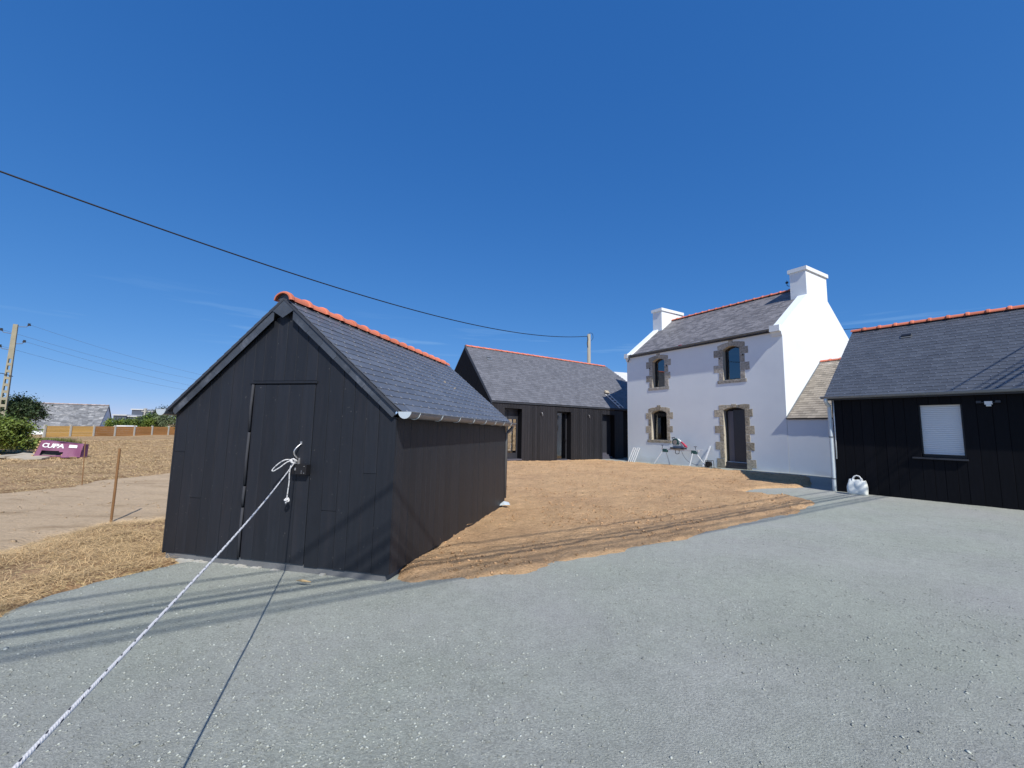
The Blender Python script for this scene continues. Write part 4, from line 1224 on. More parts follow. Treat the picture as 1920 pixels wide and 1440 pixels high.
MB().box(-0.12, -0.06, -0.02, 0.05, 2.27, 2.33).build('lamp_base', 'black_paint', gc)
# roof vent
c = O_ + A_ * 1.31 + B_ * (math.hypot(1.96 - yE, 4.2 - zE)) + N_ * 0.0
M = frameM(c + N_ * 0.016, A_, B_, N_)
vt = MB().box(-0.11, 0.11, -0.10, 0.0, 0.01, 0.018, M).box(-0.11, 0.11, 0.0, 0.05, 0.018, 0.035, M).box(-0.11, -0.10, -0.03, 0.05, 0.01, 0.03, M).box(0.10, 0.11, -0.03, 0.05, 0.01, 0.03, M).build('roof_vent', 'zinc_grey', gc)
MB().box(-0.10, 0.10, -0.05, 0.048, 0.019, 0.04, M).build('vent_opening', 'black_paint', vt)
# security light
ll = empty('security_light', gc.matrix_world @ Vector((0, 0, 0)), 0, 'small grey twin security light mounted above right of the roller shutter', 'light')
Mg = Matrix.Translation(gc.location) @ Matrix.Rotation(R_(-54.955), 4, 'Z')
ll.location = Mg @ Vector((2.74, -0.03, 2.25)); ll.rotation_euler = (0, 0, R_(-54.955))
MB().box(-0.055, 0.055, -0.07, 0.0, -0.035, 0.03).build('housing', 'white_metal', ll)
MB().box(-0.035, 0.035, -0.075, -0.01, -0.075, -0.037).build('sensor', 'white_plastic', ll)
for s in (-1, 1):
    MB().tube([(s * 0.05, -0.04, 0.0), (s * 0.13, -0.06, 0.015)], 0.01, 6).box(min(s * 0.10, s * 0.17), max(s * 0.10, s * 0.17), -0.10, -0.05, -0.005, 0.04).build('lamp_head', 'anthracite', ll)
# white bag
bgx = empty('bag', (0, 0, 0), 0, 'white woven shopping bag with looped handles standing by the garage downpipe', 'bag')
bp_ = Mg @ Vector((0.50, -0.30, 0)); zb = gz1(bp_.x, bp_.y)
bgx.location = (bp_.x, bp_.y, zb); bgx.rotation_euler = (0, 0, R_(-52))
bm = bmesh.new(); bmesh.ops.create_cube(bm, size=1.0)
bmesh.ops.subdivide_edges(bm, edges=bm.edges[:], cuts=7, use_grid_fill=True)
for v in bm.verts:
    x, y, z = v.co
    h = z + 0.5
    rnd_ = 1 - 0.10 * (abs(x * 2) ** 4) * (abs(y * 2) ** 2)
    sx = 0.40 * (1 - 0.10 * h * h + 0.06 * math.sin(math.pi * h)) * rnd_; sy = 0.19 * (1 - 0.35 * h * h + 0.25 * math.sin(math.pi * h)) * rnd_
    w = 0.007 * math.sin(9 * x + 5 * h) + 0.005 * math.sin(13 * h + 9 * y) + 0.003 * math.sin(31 * x - 11 * h)
    v.co = Vector((x * sx + (0.03 * h if x < 0 else -0.01 * h) + w * 0.4, y * sy + w, h * 0.36 + (0.012 * math.sin(13 * x) if h > 0.9 else 0) - (0.02 * x if h > .9 else 0)))
me = bpy.data.meshes.new('bag_body'); bm.to_mesh(me); bm.free()
me.materials.append(MATS['white_plastic']); me.polygons.foreach_set('use_smooth', [True] * len(me.polygons))
link(bpy.data.objects.new('bag_body', me), bgx)
for s, lean in ((-1, 0.02), (1, -0.02)):
    pts = bez([(-0.08, s * 0.05, 0.30), (-0.07, s * 0.055, 0.39), (-0.02, s * 0.04, 0.455), (0.04 + lean, s * 0.03, 0.45), (0.09, s * 0.05, 0.38), (0.10, s * 0.055, 0.28)], 5)
    MB().tube(pts, 0.011, 7).build('handle', 'white_metal', bgx, smooth=True)

# ================================================================== DARK LONG BUILDING (middle)
lb_ = empty('long_barn', (-0.829 * FS, 16.459 * FS, FZ), R_(39.69), 'long low black-boarded barn with grey slate roof behind the bare soil', 'barn')
lb_.scale = (FS, FS, FS)
BW, BX2, BD, BE = 8.80, 12.2, 4.0, 2.56
BRL, BRR, BRX = 5.14, 5.33, 9.85
BY = 2.0
OPB = [(0.71, 1.65, 0.26, 2.365), (3.78, 4.71, 0.137, 2.356), (7.04, 8.06, 0.08, 2.34)]
mb = MB()
wall_with_holes(mb, [(0, -0.5), (BW, -0.5), (BW, BE + .02), (0, BE)], [[(a, c), (b, c), (b, d), (a, d)] for a, b, c, d in OPB], 0.004, 0.3)
mb.add([(0, 0.0, -0.5), (0, BD, -0.5), (0, BD, BE), (0, BY, BRL - 0.08), (0, 0.0, BE)], [(4, 3, 2, 1, 0)])
mb.add([(BW, 0.004, -0.5), (BW, 0.55, -0.5), (BW, 0.55, BE), (BW, 0.004, BE)], [(0, 1, 2, 3)])
mb.add([(BW, 0.55, -0.5), (BX2, 0.55, -0.5), (BX2, 0.55, BE + .1), (BW, 0.55, BE + .1)], [(0, 1, 2, 3)])
mb.add([(BX2, 0.55, -0.5), (BX2, BD, -0.5), (BX2, BD, BE), (BX2, .55, BE)], [(0, 1, 2, 3)])
for a, b, c, d_ in ((0, 3.4, -0.5, BE), (5.6, BX2, -0.5, BE), (3.4, 5.6, -0.5, 0.30), (3.4, 5.6, 2.3, BE)): mb.add([(a, BD, c), (b, BD, c), (b, BD, d_), (a, BD, d_)], [(1, 0, 3, 2)])
for a, b, c, d_ in OPB:
    mb.add([(a, .004, c), (b, .004, c), (b, .32, c), (a, .32, c)], [(0, 1, 2, 3)]); mb.add([(b, .004, c), (b, .004, d_), (b, .32, d_), (b, .32, c)], [(0, 1, 2, 3)])
    mb.add([(a, .004, c), (a, .004, d_), (a, .32, d_), (a, .32, c)], [(3, 2, 1, 0)]); mb.add([(a, .004, d_), (b, .004, d_), (b, .32, d_), (a, .32, d_)], [(3, 2, 1, 0)])
mb.build('wall', 'blackwood2', lb_)
mb = MB(); segs = [0.0]
for a, b, c, d_ in OPB: segs += [a, b]
segs += [BW]
for i in range(len(segs) - 1):
    e = edges_between(segs[i], segs[i + 1], 0.15)
    for x0, x1 in zip(e[:-1], e[1:]):
        zb0 = 0.20 - 0.012 * x0
        if i % 2: plank(mb, x0, x1, OPB[i // 2][3], BE, BE, 0.002, 0.024, 0.008)
        else: plank(mb, x0, x1, zb0, BE, BE, 0.002, 0.024, 0.008)
mb.build('front_boards', 'greywood', lb_, kind='stuff')
mb = MB(); e = edges_between(0, BD, 0.15)
for x0, x1 in zip(e[:-1], e[1:]):
    f = lambda y: BE - 0.02 + (BRL - BE - 0.08) * (1 - abs(y - BY) / BY)
    plank(mb, BD - x1, BD - x0, -0.2, f(x1), f(x0), 0.0, 0.024, 0.008)
o = mb.build('gable_boards', 'blackwood2', lb_, kind='stuff'); o.matrix_local = Matrix.Translation((0, BD, 0)) @ Matrix.Rotation(R_(-90), 4, 'Z')
# set-back wall with ledge boards between barn and house
mb = MB()
for k in range(9): mb.box(BW + 0.02, BX2, 0.50 - 0.012, 0.545, 0.05 + k * 0.28, 0.05 + k * 0.28 + 0.265)
mb.build('setback_boards', 'blackwood2', lb_)
# windows and doors
def bar_glaz(a, b, c, d_, kind):
    y = 0.26
    fw = 0.06
    f_ = MB().box(a, a + fw, y, y + .05, c, d_).box(b - fw, b, y, y + .05, c, d_).box(a + fw, b - fw, y, y + .05, c, c + fw).box(a + fw, b - fw, y, y + .05, d_ - fw, d_)
    if kind == 0: f_.box(a + 0.36, a + 0.42, y, y + .05, c + fw, d_ - fw).box(a + fw, b - fw, y, y + .05, d_ - 0.44, d_ - fw - .002)
    w = f_.build('glazed_door' if kind != 2 else 'plain_door', 'anthracite', lb_)
    if kind == 0:
        MB().add([(a + fw, y + .03, c + .26), (a + .36, y + .03, c + .26), (a + .36, y + .03, d_ - .44), (a + fw, y + .03, d_ - .44)], [(0, 1, 2, 3)]).build('pane', 'glass_clear', w)
        MB().add([(a + .42, y + .03, c + .26), (b - fw, y + .03, c + .26), (b - fw, y + .03, d_ - .44), (a + .42, y + .03, d_ - .44)], [(0, 1, 2, 3)]).build('pane', 'glass_clear', w)
        MB().box(a + fw, b - fw, y + .01, y + .04, c + fw, c + .26).build('bottom_panel', 'anthracite', w)
        MB().box(a - .05, b, -0.05, 0.24, c - .03, c + .02).build('door_sill', 'door_grey', lb_)
        MB().box(a - .3, b, -0.02, 0.2, c - .35, c - .032).build('step', 'anthracite', lb_)
    elif kind == 1:
        MB().add([(a + fw, y + .03, c + fw), (b - fw, y + .03, c + fw), (b - fw, y + .03, d_ - fw), (a + fw, y + .03, d_ - fw)], [(0, 1, 2, 3)]).build('pane', 'glass', w)
        MB().box(a + fw, b - fw, y + .036, y + .05, c + fw, d_ - fw).build('door_leaf', 'door_grey', w)  # opaque grey behind the pane, its tone standing in for reflection
        MB().box(b - .2, b - .05, y - .05, y, c + .9, c + .93).build('door_handle', 'black_paint', w)
        MB().box(a, b, -0.02, 0.24, c - .03, c + .02).build('door_sill', 'door_grey', lb_)
    else:
        MB().box(a + fw, b - fw, y + .01, y + .04, c + fw, d_ - fw).build('door_leaf', 'anthracite', w)
        mb = MB()
        for k in range(4): mb.box(a - .02, b - 0.15 * k, -0.02 + .06 * k, 0.25, c - .03 + .09 * k, c + .055 + .09 * k)
        mb.build('steps', 'door_grey', lb_)
    if kind == 0: return
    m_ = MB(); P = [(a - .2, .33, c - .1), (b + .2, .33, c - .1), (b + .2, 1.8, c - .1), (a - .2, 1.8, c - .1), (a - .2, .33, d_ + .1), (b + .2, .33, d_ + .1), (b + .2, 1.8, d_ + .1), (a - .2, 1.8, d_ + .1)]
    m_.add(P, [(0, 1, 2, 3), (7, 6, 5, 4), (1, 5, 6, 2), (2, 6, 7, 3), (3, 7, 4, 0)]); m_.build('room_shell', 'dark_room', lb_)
for i, q in enumerate(OPB): bar_glaz(*q, i)
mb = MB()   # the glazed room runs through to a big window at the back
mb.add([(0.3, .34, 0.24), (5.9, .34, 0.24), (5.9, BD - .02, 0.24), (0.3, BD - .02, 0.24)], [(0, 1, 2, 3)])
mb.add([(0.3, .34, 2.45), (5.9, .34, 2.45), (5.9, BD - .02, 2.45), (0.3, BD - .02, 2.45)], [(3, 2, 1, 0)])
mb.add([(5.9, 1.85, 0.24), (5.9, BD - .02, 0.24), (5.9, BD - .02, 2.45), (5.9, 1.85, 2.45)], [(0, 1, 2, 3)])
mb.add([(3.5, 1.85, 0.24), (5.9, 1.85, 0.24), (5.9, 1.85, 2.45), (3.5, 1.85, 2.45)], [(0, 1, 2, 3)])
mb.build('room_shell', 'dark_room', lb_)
bw = MB().box(3.4, 5.6, BD - .03, BD + .03, 0.30, 0.36).box(3.4, 5.6, BD - .03, BD + .03, 2.24, 2.3).box(3.4, 3.46, BD - .03, BD + .03, .36, 2.24).box(5.54, 5.6, BD - .03, BD + .03, .36, 2.24).box(4.45, 4.5, BD - .03, BD + .03, .36, 2.24).build('back_window', 'black_paint', lb_)
for a, b in ((3.46, 4.45), (4.5, 5.54)): MB().add([(a, BD, .36), (b, BD, .36), (b, BD, 2.24), (a, BD, 2.24)], [(0, 1, 2, 3)]).build('pane', 'glass_clear', bw)
# roof: front slope as a quad to the ridge, hip running down on the right
yE = -0.06; zE = 2.62
HX = 13.2
def front_plane(x): return BRL + (BRR - BRL) * x / BRX
A2 = Vector((BRX, 0, BRR - BRL + 0.0)).normalized()
Aslope = Vector((1, 0, 0.008)).normalized()
Bs = Vector((0, BY - yE, BRL - zE)); lBs = Bs.length; B_ = Bs.normalized(); N_ = Aslope.cross(B_).normalized(); B_ = N_.cross(Aslope)
mb = MB()
mb.add([(0, yE, zE), (HX, yE, zE + .1), (BRX, BY, BRR), (0, BY, BRL)], [(0, 1, 2, 3)])
mb.add([(0, BD + .06, zE), (HX, BD + .06, zE + .1), (BRX, BY, BRR), (0, BY, BRL)], [(3, 2, 1, 0)])
mb.add([(HX, yE, zE + .1), (HX, BD + .06, zE + .1), (BRX, BY, BRR)], [(0, 1, 2)])
mb.add([(0, yE, zE - .06), (HX, yE, zE + .04), (HX, yE, zE + .1), (0, yE, zE)], [(0, 1, 2, 3)])
mb.add([(0, yE, zE - .07), (0, BY, BRL - .07), (0, BY, BRL), (0, yE, zE)], [(3, 2, 1, 0)])
mb.add([(0, BD + .06, zE - .07), (0, BY, BRL - .07), (0, BY, BRL), (0, BD + .06, zE)], [(0, 1, 2, 3)])
mb.build('roof_deck', 'slate_plain', lb_)
O_ = Vector((0, yE - 0.03, zE + 0.010 - 0.02))
slate_roof(lb_, O_, Aslope, B_, N_, HX, lBs + 0.02, 0.115, 0.20, 0, 'slate_b', seed=12, stuff_name='front_slates', slant=lambda b: (0, BRX + (HX - BRX) * (1 - b / lBs)), tilt=0.016, jit=0.004,
           patch=lambda a, b: Vector((a, yE, zE + 0.1 * a / HX)).lerp(Vector((a, BY, BRL + (BRR - BRL) * a / BRX)), b / lBs))
# hip capping
mb = MB(); mb.tube([(BRX, BY, BRR + .0), (HX, yE, zE + .1)], 0.02, 6); mb.build('hip_capping', 'slate_plain', lb_)
rtb = ridge_tile_mesh(0.34, 0.085, 'terracotta_b', collar=0.014)
for k in range(29):
    x = 0.02 + k * 0.338; inst('ridge_tile', rtb, Matrix.Translation((x, BY, BRL + (BRR - BRL) * x / BRX - 0.015)), lb_)
MB().prism([(-0.03, y, z) for y, z in ((yE - .03, zE + .02), (BY, BRL + .02), (BY, BRL - .14), (yE - .03, zE - .12))], (0.03, 0, 0)).build('verge_trim', 'slate_plain', lb_)
# roof vent tile
M = frameM(O_ + Aslope * 1.0 + B_ * (lBs * 0.80) + N_ * 0.02, Aslope, B_, N_)
MB().box(-0.13, 0.13, -0.12, 0.0, 0.0, 0.012, M).box(-0.11, 0.11, 0.0, 0.05, 0.0, 0.05, M).build('roof_vent', 'zinc', lb_)
# wall lamps
Mb = Matrix.Translation(lb_.location) @ Matrix.Rotation(R_(39.69), 4, 'Z') @ Matrix.Scale(FS, 4)
for x, z, nm in ((2.74, 2.2, 'left'), (5.91, 2.22, 'right')):
    w = empty('wall_lamp', Mb @ Vector((x, -0.025, z)), R_(39.69), 'small black hooked wall lamp on the barn boards, the %s' % ('left one' if nm == 'left' else 'right one'), 'wall lamp', 'hooked lamps on the barn front')
    MB().box(-0.025, 0.025, -0.02, 0, -0.05, 0.04).build('base', 'black_paint', w)
    MB().tube(bez([(0, -0.02, 0.02), (0.0, -0.07, 0.05), (0.02, -0.10, 0.0), (0.03, -0.10, -0.10)], 4), 0.012, 6).build('arm', 'steel', w, smooth=True)
# roof ladder
ld = empty('roof_ladder', (0, 0, 0), 0, 'short aluminium ladder lying on the barn roof near the white house', 'ladder')
ld.matrix_world = Mb
Mr = lambda a, b, n: O_ + Aslope * a + B_ * b + N_ * n
Pa, Pb = Vector((8.12, 0.98)), Vector((8.55, 0.04))
for s in (-1, 1):
    off = Vector((0.17 * s, 0.02 * s))
    MB().tube([Mr(Pa.x + off.x, Pa.y + off.y, 0.05), Mr(Pb.x + off.x, Pb.y + off.y, 0.05)], 0.022, 6).build('rail', 'white_metal', ld)
for k in range(5):
    t = (k + 0.5) / 5.5; c = Pa + (Pb - Pa) * t
    MB().tube([Mr(c.x - .17, c.y - .02, 0.05), Mr(c.x + .17, c.y + .02, 0.05)], 0.016, 6).build('rung', 'white_metal', ld)
bd_ = MB().box(-0.14, 0.14, -0.01, 0.16, 0.04, 0.12, frameM(Mr(8.10, 1.0, 0.03), Aslope, B_, N_)); bd_.build('ridge_hook_board', 'slab', ld)

# ================================================================== THINGS BY THE WHITE HOUSE
Mh = Matrix.Translation(ho.location) @ Matrix.Rotation(R_(-59.18), 4, 'Z') @ Matrix.Scale(FS, 4)
def hpos(x, y): 
    w = Mh @ Vector((x, y, 0)); return Vector((w.x, w.y, gz1(w.x, w.y)))
def at_house(name, x, y, label, cat, group=None):
    p = hpos(x, y)
    o = empty(name, p, R_(-59.18), label, cat, group); o.scale = (FS, FS, FS)
    return o
st = at_house('saw_stand', 3.25, -0.60, 'folding grey metal saw stand in front of the house wall, carrying a mitre saw', 'stand')
zT = 0.66
MB().box(-0.80, 0.95, -0.03, 0.03, zT - 0.06, zT).build('rail', 'alu', st)
MB().tube([(0.75, 0, zT + 0.0), (1.12, 0, zT + 0.02)], 0.012, 6).build('extension_bar', 'alu', st)
for a, b in (((-0.70, -.02, zT - .08), (-1.03, -0.22, 0)), ((-0.62, .02, zT - .08), (-0.56, 0.20, 0.0)), ((0.70, -.02, zT - .08), (0.68, -0.24, 0)), ((0.78, .02, zT - .08), (1.10, 0.20, 0.04))):
    MB().tube([a, b], 0.017, 7).build('leg', 'alu', st)
for x in (-0.62, 0.74):
    MB().box(x - 0.10, x + 0.11, -0.05, 0.05, zT - 0.15, zT - 0.02).build('leg_bracket', 'teal_tool', st)
for x in (-0.76, 0.80):
    m_ = MB().tube([(x, 0, zT), (x, 0, zT + 0.12)], 0.01, 6); m_.box(x - .05, x + .05, -.03, .03, zT + .12, zT + .14); m_.build('work_support', 'anthracite', st)
MB().tube(bez([(-0.08, -.04, zT - .05), (-0.08, -.05, zT - .16), (0.0, -.05, zT - .19), (0.09, -.05, zT - .16), (0.09, -.04, zT - .05)], 4), 0.012, 6).build('carry_handle', 'black_paint', st)
sw = at_house('mitre_saw', 3.25, -0.60, 'mitre saw with dark blade guard and red dust bag on the folding stand', 'saw')
zB = zT + 0.003
MB().tube([(0.0, 0, zB), (0.0, 0, zB + 0.05)], 0.20, 16).box(-0.33, 0.33, -0.06, 0.12, zB, zB + 0.06).build('base', 'anthracite', sw)
MB().box(-0.30, 0.30, 0.08, 0.11, zB + 0.06, zB + 0.14).build('fence', 'alu', sw)
pts = [(-0.10 + math.cos(R_(a)) * 0.16, -0.02, zB + 0.27 + math.sin(R_(a)) * 0.16) for a in range(-40, 221, 20)]
MB().prism(pts, (0, 0.07, 0)).build('blade_guard', 'teal_tool', sw)
MB().tube([(-0.10, -0.045, zB + .27), (-0.10, -0.03, zB + .27)], 0.09, 16).build('blade', 'steel', sw)
MB().tube([(-0.22, -0.01, zB + .36), (-0.26, -0.01, zB + 0.45), (-0.12, -0.01, zB + 0.47)], 0.016, 6).build('grip', 'black_paint', sw)
MB().box(-0.05, 0.17, 0.0, 0.09, -0.05, 0.05, Matrix.Translation((0.0, 0, zB + .34)) @ Matrix.Rotation(R_(35), 4, 'Y')).build('motor', 'alu', sw)
MB().tube([(0.05, 0.06, zB + .28), (0.22, 0.06, zB + .06)], 0.03, 8).build('pivot_arm', 'alu', sw)
MB().tube([(0.15, 0.02, zB + .30), (0.22, 0.02, zB + .24), (0.36, 0.02, zB + 0.12), (0.42, 0.02, zB + 0.08)], [0.025, 0.04, 0.05, 0.015], 8).build('dust_bag', 'red_bag', sw, smooth=True)
# power cord from the saw to the reel
cd = tag(MB().tube([Mh @ Vector(p) for p in bez([(3.35, -.56, 0.90), (3.45, -.55, 0.62), (3.62, -.52, 0.40), (3.9, -.45, 0.275), (4.3, -.42, 0.27), (4.45, -.42, 0.28)], 5)], 0.007, 5).build('power_lead', 'cable'), 'thin dark power cord hanging from the mitre saw to the reel', 'cord')
rl = at_house('cable_reel', 4.52, -0.42, 'black cable reel with a carrying frame on the ground beside the granite door surround', 'cable reel')
MB().tube([(-0.05, -0.06, 0.13), (-0.05, 0.06, 0.13)], 0.11, 14).build('drum', 'black_paint', rl)
MB().tube([(-0.05, -0.045, 0.13), (-0.05, 0.045, 0.13)], 0.075, 14).build('cable_windings', 'anthracite', rl)
MB().tube([(-0.15, -.07, 0.0), (-0.13, -.07, 0.27), (0.10, -.07, 0.27), (0.12, -.07, 0.0)], 0.011, 6).tube([(-0.15, .07, 0.0), (-0.13, .07, 0.27), (0.10, .07, 0.27), (0.12, .07, 0.0)], 0.011, 6).tube([(-.13, -.07, .27), (-.13, .07, .27)], .01, 6).tube([(.10, -.07, .27), (.10, .07, .27)], .01, 6).build('frame', 'black_paint', rl)
MB().tube(bez([(-0.05, -.1, 0.03), (-0.22, -.14, 0.015), (-0.3, -.05, 0.015), (-0.15, 0.0, 0.012), (0.15, -.08, 0.012), (0.35, -.02, 0.012), (0.5, -.12, 0.012)], 5), 0.009, 6).build('loose_cable', 'cable', rl)
bt = at_house('batten', 4.3, -0.55, 'long pale metal batten leaning on the white wall behind the saw stand', 'batten')
MB().box(-0.025, 0.025, -0.012, 0.012, 0, 0.96, Matrix.Rotation(R_(-33), 4, 'X')).build('bar', 'alu', bt)
MB().box(-0.03, 0.03, -0.016, 0.016, 0.40, 0.46, Matrix.Rotation(R_(-33), 4, 'X')).build('clamp', 'alu', bt)
for dx, lb2 in ((0.0, 'left white metal trestle frame leaning at the far left of the house wall'), (0.24, 'right white metal trestle frame leaning at the far left of the house wall')):
    t_ = at_house('trestle', 0.44 + dx, -0.42, lb2, 'trestle', 'white trestles leaning on the house')
    Mt = Matrix.Rotation(R_(-24), 4, 'X') @ Matrix.Rotation(R_(6), 4, 'Y')
    for s in (-0.045, 0.075): MB().box(s, s + 0.022, -0.012, 0.012, 0, 0.72, Mt).build('rail', 'white_metal', t_)
    for z in (0.10, 0.32, 0.55, 0.70): MB().box(-0.045, 0.097, -0.008, 0.008, z, z + 0.02, Mt).build('crossbar', 'white_metal', t_)

# ================================================================== LEFT FIELD
def stake(name, p, h, r, label, lean=(0, 0)):
    z = gz1(p[0], p[1]) - 0.1
    o = MB().tube([(0, 0, 0), (lean[0] * .5 + r * .2, lean[1] * .5, h * .5), (lean[0], lean[1], h + 0.1)], [r, r * 1.05, r * 0.95], 8).build(name, 'stake_wood')
    o.location = (p[0], p[1], z); tag(o, label, 'stake'); return o
stake('wooden_stake', (-6.0, 6.43), 1.10, 0.016, 'thick brown wooden stake standing in the ground left of the shed')
stake('garden_cane', (-9.92, 9.81), 1.02, 0.009, 'thin bamboo cane standing at the far edge of the dirt track', (-0.06, 0))
# crushed carton with print, on a pallet
ct = empty('slate_crate', (-18.45, 16.2, 0), R_(22), 'crushed purple cardboard crate with big white lettering on the field by the bush', 'crate')
CWd, CHt, CDp = 1.40, 0.66, 0.45
lean = 0.20
bm_ = MB()
nx = 20; nz = 14
V = []; F = []
def cf(u, w):   # front sheet
    x = u * CWd; z = 0.05 + w * CHt * (1 - 0.22 * u)
    y = w * lean + 0.03 * math.sin(9 * u + 3 * w) + 0.02 * math.sin(17 * u)
    return (x + 0.10 * w * (1 - u), y, z)
for i in range(nx + 1):
    for j in range(nz + 1): V.append(cf(i / nx, j / nz))
for i in range(nx):
    for j in range(nz):
        u, w = (i + .5) / nx, (j + .5) / nz
        if 0.09 < u < 0.62 and 0.14 < w < (0.46 - 0.35 * abs(u - .3)): continue
        if 0.34 < u < 0.6 and w < 0.10: continue
        a = i * (nz + 1) + j; F.append((a, a + nz + 1, a + nz + 2, a + 1))
bm_.add(V, F)
# top and right sides
T0, T1 = Vector(cf(0, 1)), Vector(cf(1, 1))
bm_.add([T0, T1, T1 + Vector((0, CDp * .8, -0.02)), T0 + Vector((0, CDp * .8, 0.0))], [(0, 1, 2, 3)])
r0 = Vector(cf(1, 0)); bm_.add([r0, r0 + Vector((0.03, CDp, 0)), T1 + Vector((0, CDp * .8, -0.02)), T1], [(0, 1, 2, 3)])
bm_.build('printed_carton', 'purple', ct)
MB().box(0.08, CWd - 0.05, 0.24, CDp, 0.06, CHt * 0.5).build('dark_gap', 'anthracite', ct)  # dark block painting the black gap inside the torn carton
mb = MB()
for x in (0.02, 0.70, 1.36): mb.box(x, x + 0.10, 0.03, CDp, 0.0, 0.05)
for y in (0.03, 0.35, 0.66): mb.box(0.0, CWd, y, y + 0.09, 0.052, 0.07)
mb.build('pallet', 'pallet', ct)
mb = MB()
for k in range(6):
    w = 0.08 + k * 0.16; p = Vector(cf(0, w)); mb.box(p.x - 0.04, p.x + 0.008, p.y - 0.02, p.y + 0.03, p.z, p.z + 0.055)
mb.box(0.80, 1.0, 0.05, 0.25, 0.07, 0.17)
mb.build('side_slats', 'pallet', ct)
# print: text and label, lying on the front sheet
def on_front(pts2, off=-0.012):
    out = []
    for u, w in pts2: p = Vector(cf(u, w)); out.append(p + Vector((0, off, off * 0.4)))
    return out
fc = bpy.data.curves.new('lettering', 'FONT'); fc.body = 'CUPA'; fc.size = 1.0; fc.offset = 0.035; fc.extrude = 0.0; fc.space_character = 0.92
fo = bpy.data.objects.new('tmp_text', fc)
COL.objects.link(fo)
dg = bpy.context.evaluated_depsgraph_get()
tm = bpy.data.meshes.new_from_object(fo.evaluated_get(dg))
bpy.data.objects.remove(fo)
xsv = [v.co.x for v in tm.vertices]; ysv = [v.co.y for v in tm.vertices]
x0t, x1t, y0t, y1t = min(xsv), max(xsv), min(ysv), max(ysv)
bm = bmesh.new(); bm.from_mesh(tm); bmesh.ops.triangulate(bm, faces=bm.faces[:]); bm.to_mesh(tm); bm.free()
for v in tm.vertices:
    u = 0.07 + (v.co.x - x0t) / (x1t - x0t) * 0.50; w = 0.62 + (v.co.y - y0t) / (y1t - y0t) * 0.27
    p = on_front([(u, w)], -0.02)[0]; v.co = p
tm.name = 'lettering'; tm.materials.clear(); tm.materials.append(MATS['print_white'])
link(bpy.data.objects.new('lettering', tm), ct)
MB().add(on_front([(0.67, 0.68), (0.86, 0.68), (0.86, 0.88), (0.67, 0.88)]), [(0, 1, 2, 3)]).build('white_sticker', 'print_white', ct)
# slabs
for k, (x, y, z, rz_, w, d_, lb2) in enumerate(((-19.05, 15.75, 0.03, 8, 1.15, 0.75, 'beige stone slab leaning across another on the ground under the bush'), (-19.9, 15.8, 0.015, -6, 1.0, 0.8, 'darker beige slab lying half under the bush, leftmost of the slabs'), (-18.1, 15.5, 0.008, 22, 0.6, 0.4, 'thin beige slab lying flat in front of the purple crate'))):
    o = MB().box(0, w, 0, d_, 0, 0.07 if k < 2 else 0.04).build('stone_slab', 'slab')
    o.location = (x, y, gz1(x, y) + z); o.rotation_euler = (R_(9 if k == 0 else 3), R_(-3 if k else 4), R_(rz_)); tag(o, lb2, 'slab', 'slabs by the bush')

# foliage
LEAF_V = [(-0.5, 0, 0), (0, -0.28, 0.06), (0.5, 0, 0), (0, 0.28, 0.06)]
LEAF_F = [(0, 1, 2, 3)]
def foliage(name, parent, c, rad, n, size, m, clumps=40, spread=0.22, flat=0.0, shell=0.55, seed=0):
    g = np.random.default_rng(seed)
    d = g.normal(size=(clumps, 3)); d /= np.linalg.norm(d, axis=1)[:, None]
    d[:, 2] = np.where(d[:, 2] < -0.5, -d[:, 2], d[:, 2])
    rr = shell + (1 - shell) * g.random(clumps)[:, None]
    cc = d * rr * np.array(rad) * (0.82 + 0.36 * g.random((clumps, 1)))
    k = g.integers(0, clumps, n)
    P = cc[k] + g.normal(size=(n, 3)) * np.array(rad) * spread * (0.6 + 0.8 * g.random((clumps, 1)))[k]
    P[:, 2] = np.maximum(P[:, 2], -rad[2] * 0.98)
    P += np.array(c)
    s = size * g.uniform(0.6, 1.3, n); S = np.stack([s, s, s], -1)
    global nrg
    old = nrg; nrg = g; rm = rot_rand(n, 1.2); nrg = old
    bright = (g.random(clumps))[k] * 0.6 + 0.4 * g.random(n)
    o = scatter_mesh(name, LEAF_V, LEAF_F, P, S, rm, m, bright, kind=None)
    if parent is not None: o.parent = parent
    return o
def stems(parent, rad, h, m='bark', n=5, seed=1, r=0.03):
    g = random.Random(seed); mb = MB()
    for k in range(n):
        a = g.uniform(0, 6.28); q = g.uniform(0.3, 0.7)
        mb.tube([(0.1 * math.cos(a), 0.1 * math.sin(a), -0.1), (rad[0] * q * .4 * math.cos(a), rad[1] * q * .4 * math.sin(a), h * .5), (rad[0] * q * math.cos(a), rad[1] * q * math.sin(a), h)], [r, r * .7, r * .3], 6)
    return mb.build('trunk', m, parent)
def bush(name, loc, rad, n, size, m, label, cat, clumps=40, seed=0, group=None, trunk=0.0, r=0.03, **kw):
    z = float(z_ground(np.array(loc[0]), np.array(loc[1])))
    o = empty(name, (loc[0], loc[1], z), 0, label, cat, group)
    stems(o, rad, trunk + rad[2], seed=seed, r=r)
    foliage('crown', o, (0, 0, trunk + rad[2] * 0.95), rad, n, size, m, clumps, seed=seed, **kw)
    return o
bush('laurel_bush', (-21.75, 17.6), (1.25, 1.2, 0.76), 15000, 0.11, 'leaf_bright', 'bright green rounded laurel bush at the left edge behind the slabs', 'bush', 70, seed=2, spread=0.15)
bush('deep_green_bush', (-23.4, 18.6), (1.2, 1.2, 0.85), 6000, 0.11, 'leaf_mid', 'deep green bush cut by the left edge, beside the bright laurel', 'bush', 40, seed=3)  # leaf colour a deeper green than the laurel
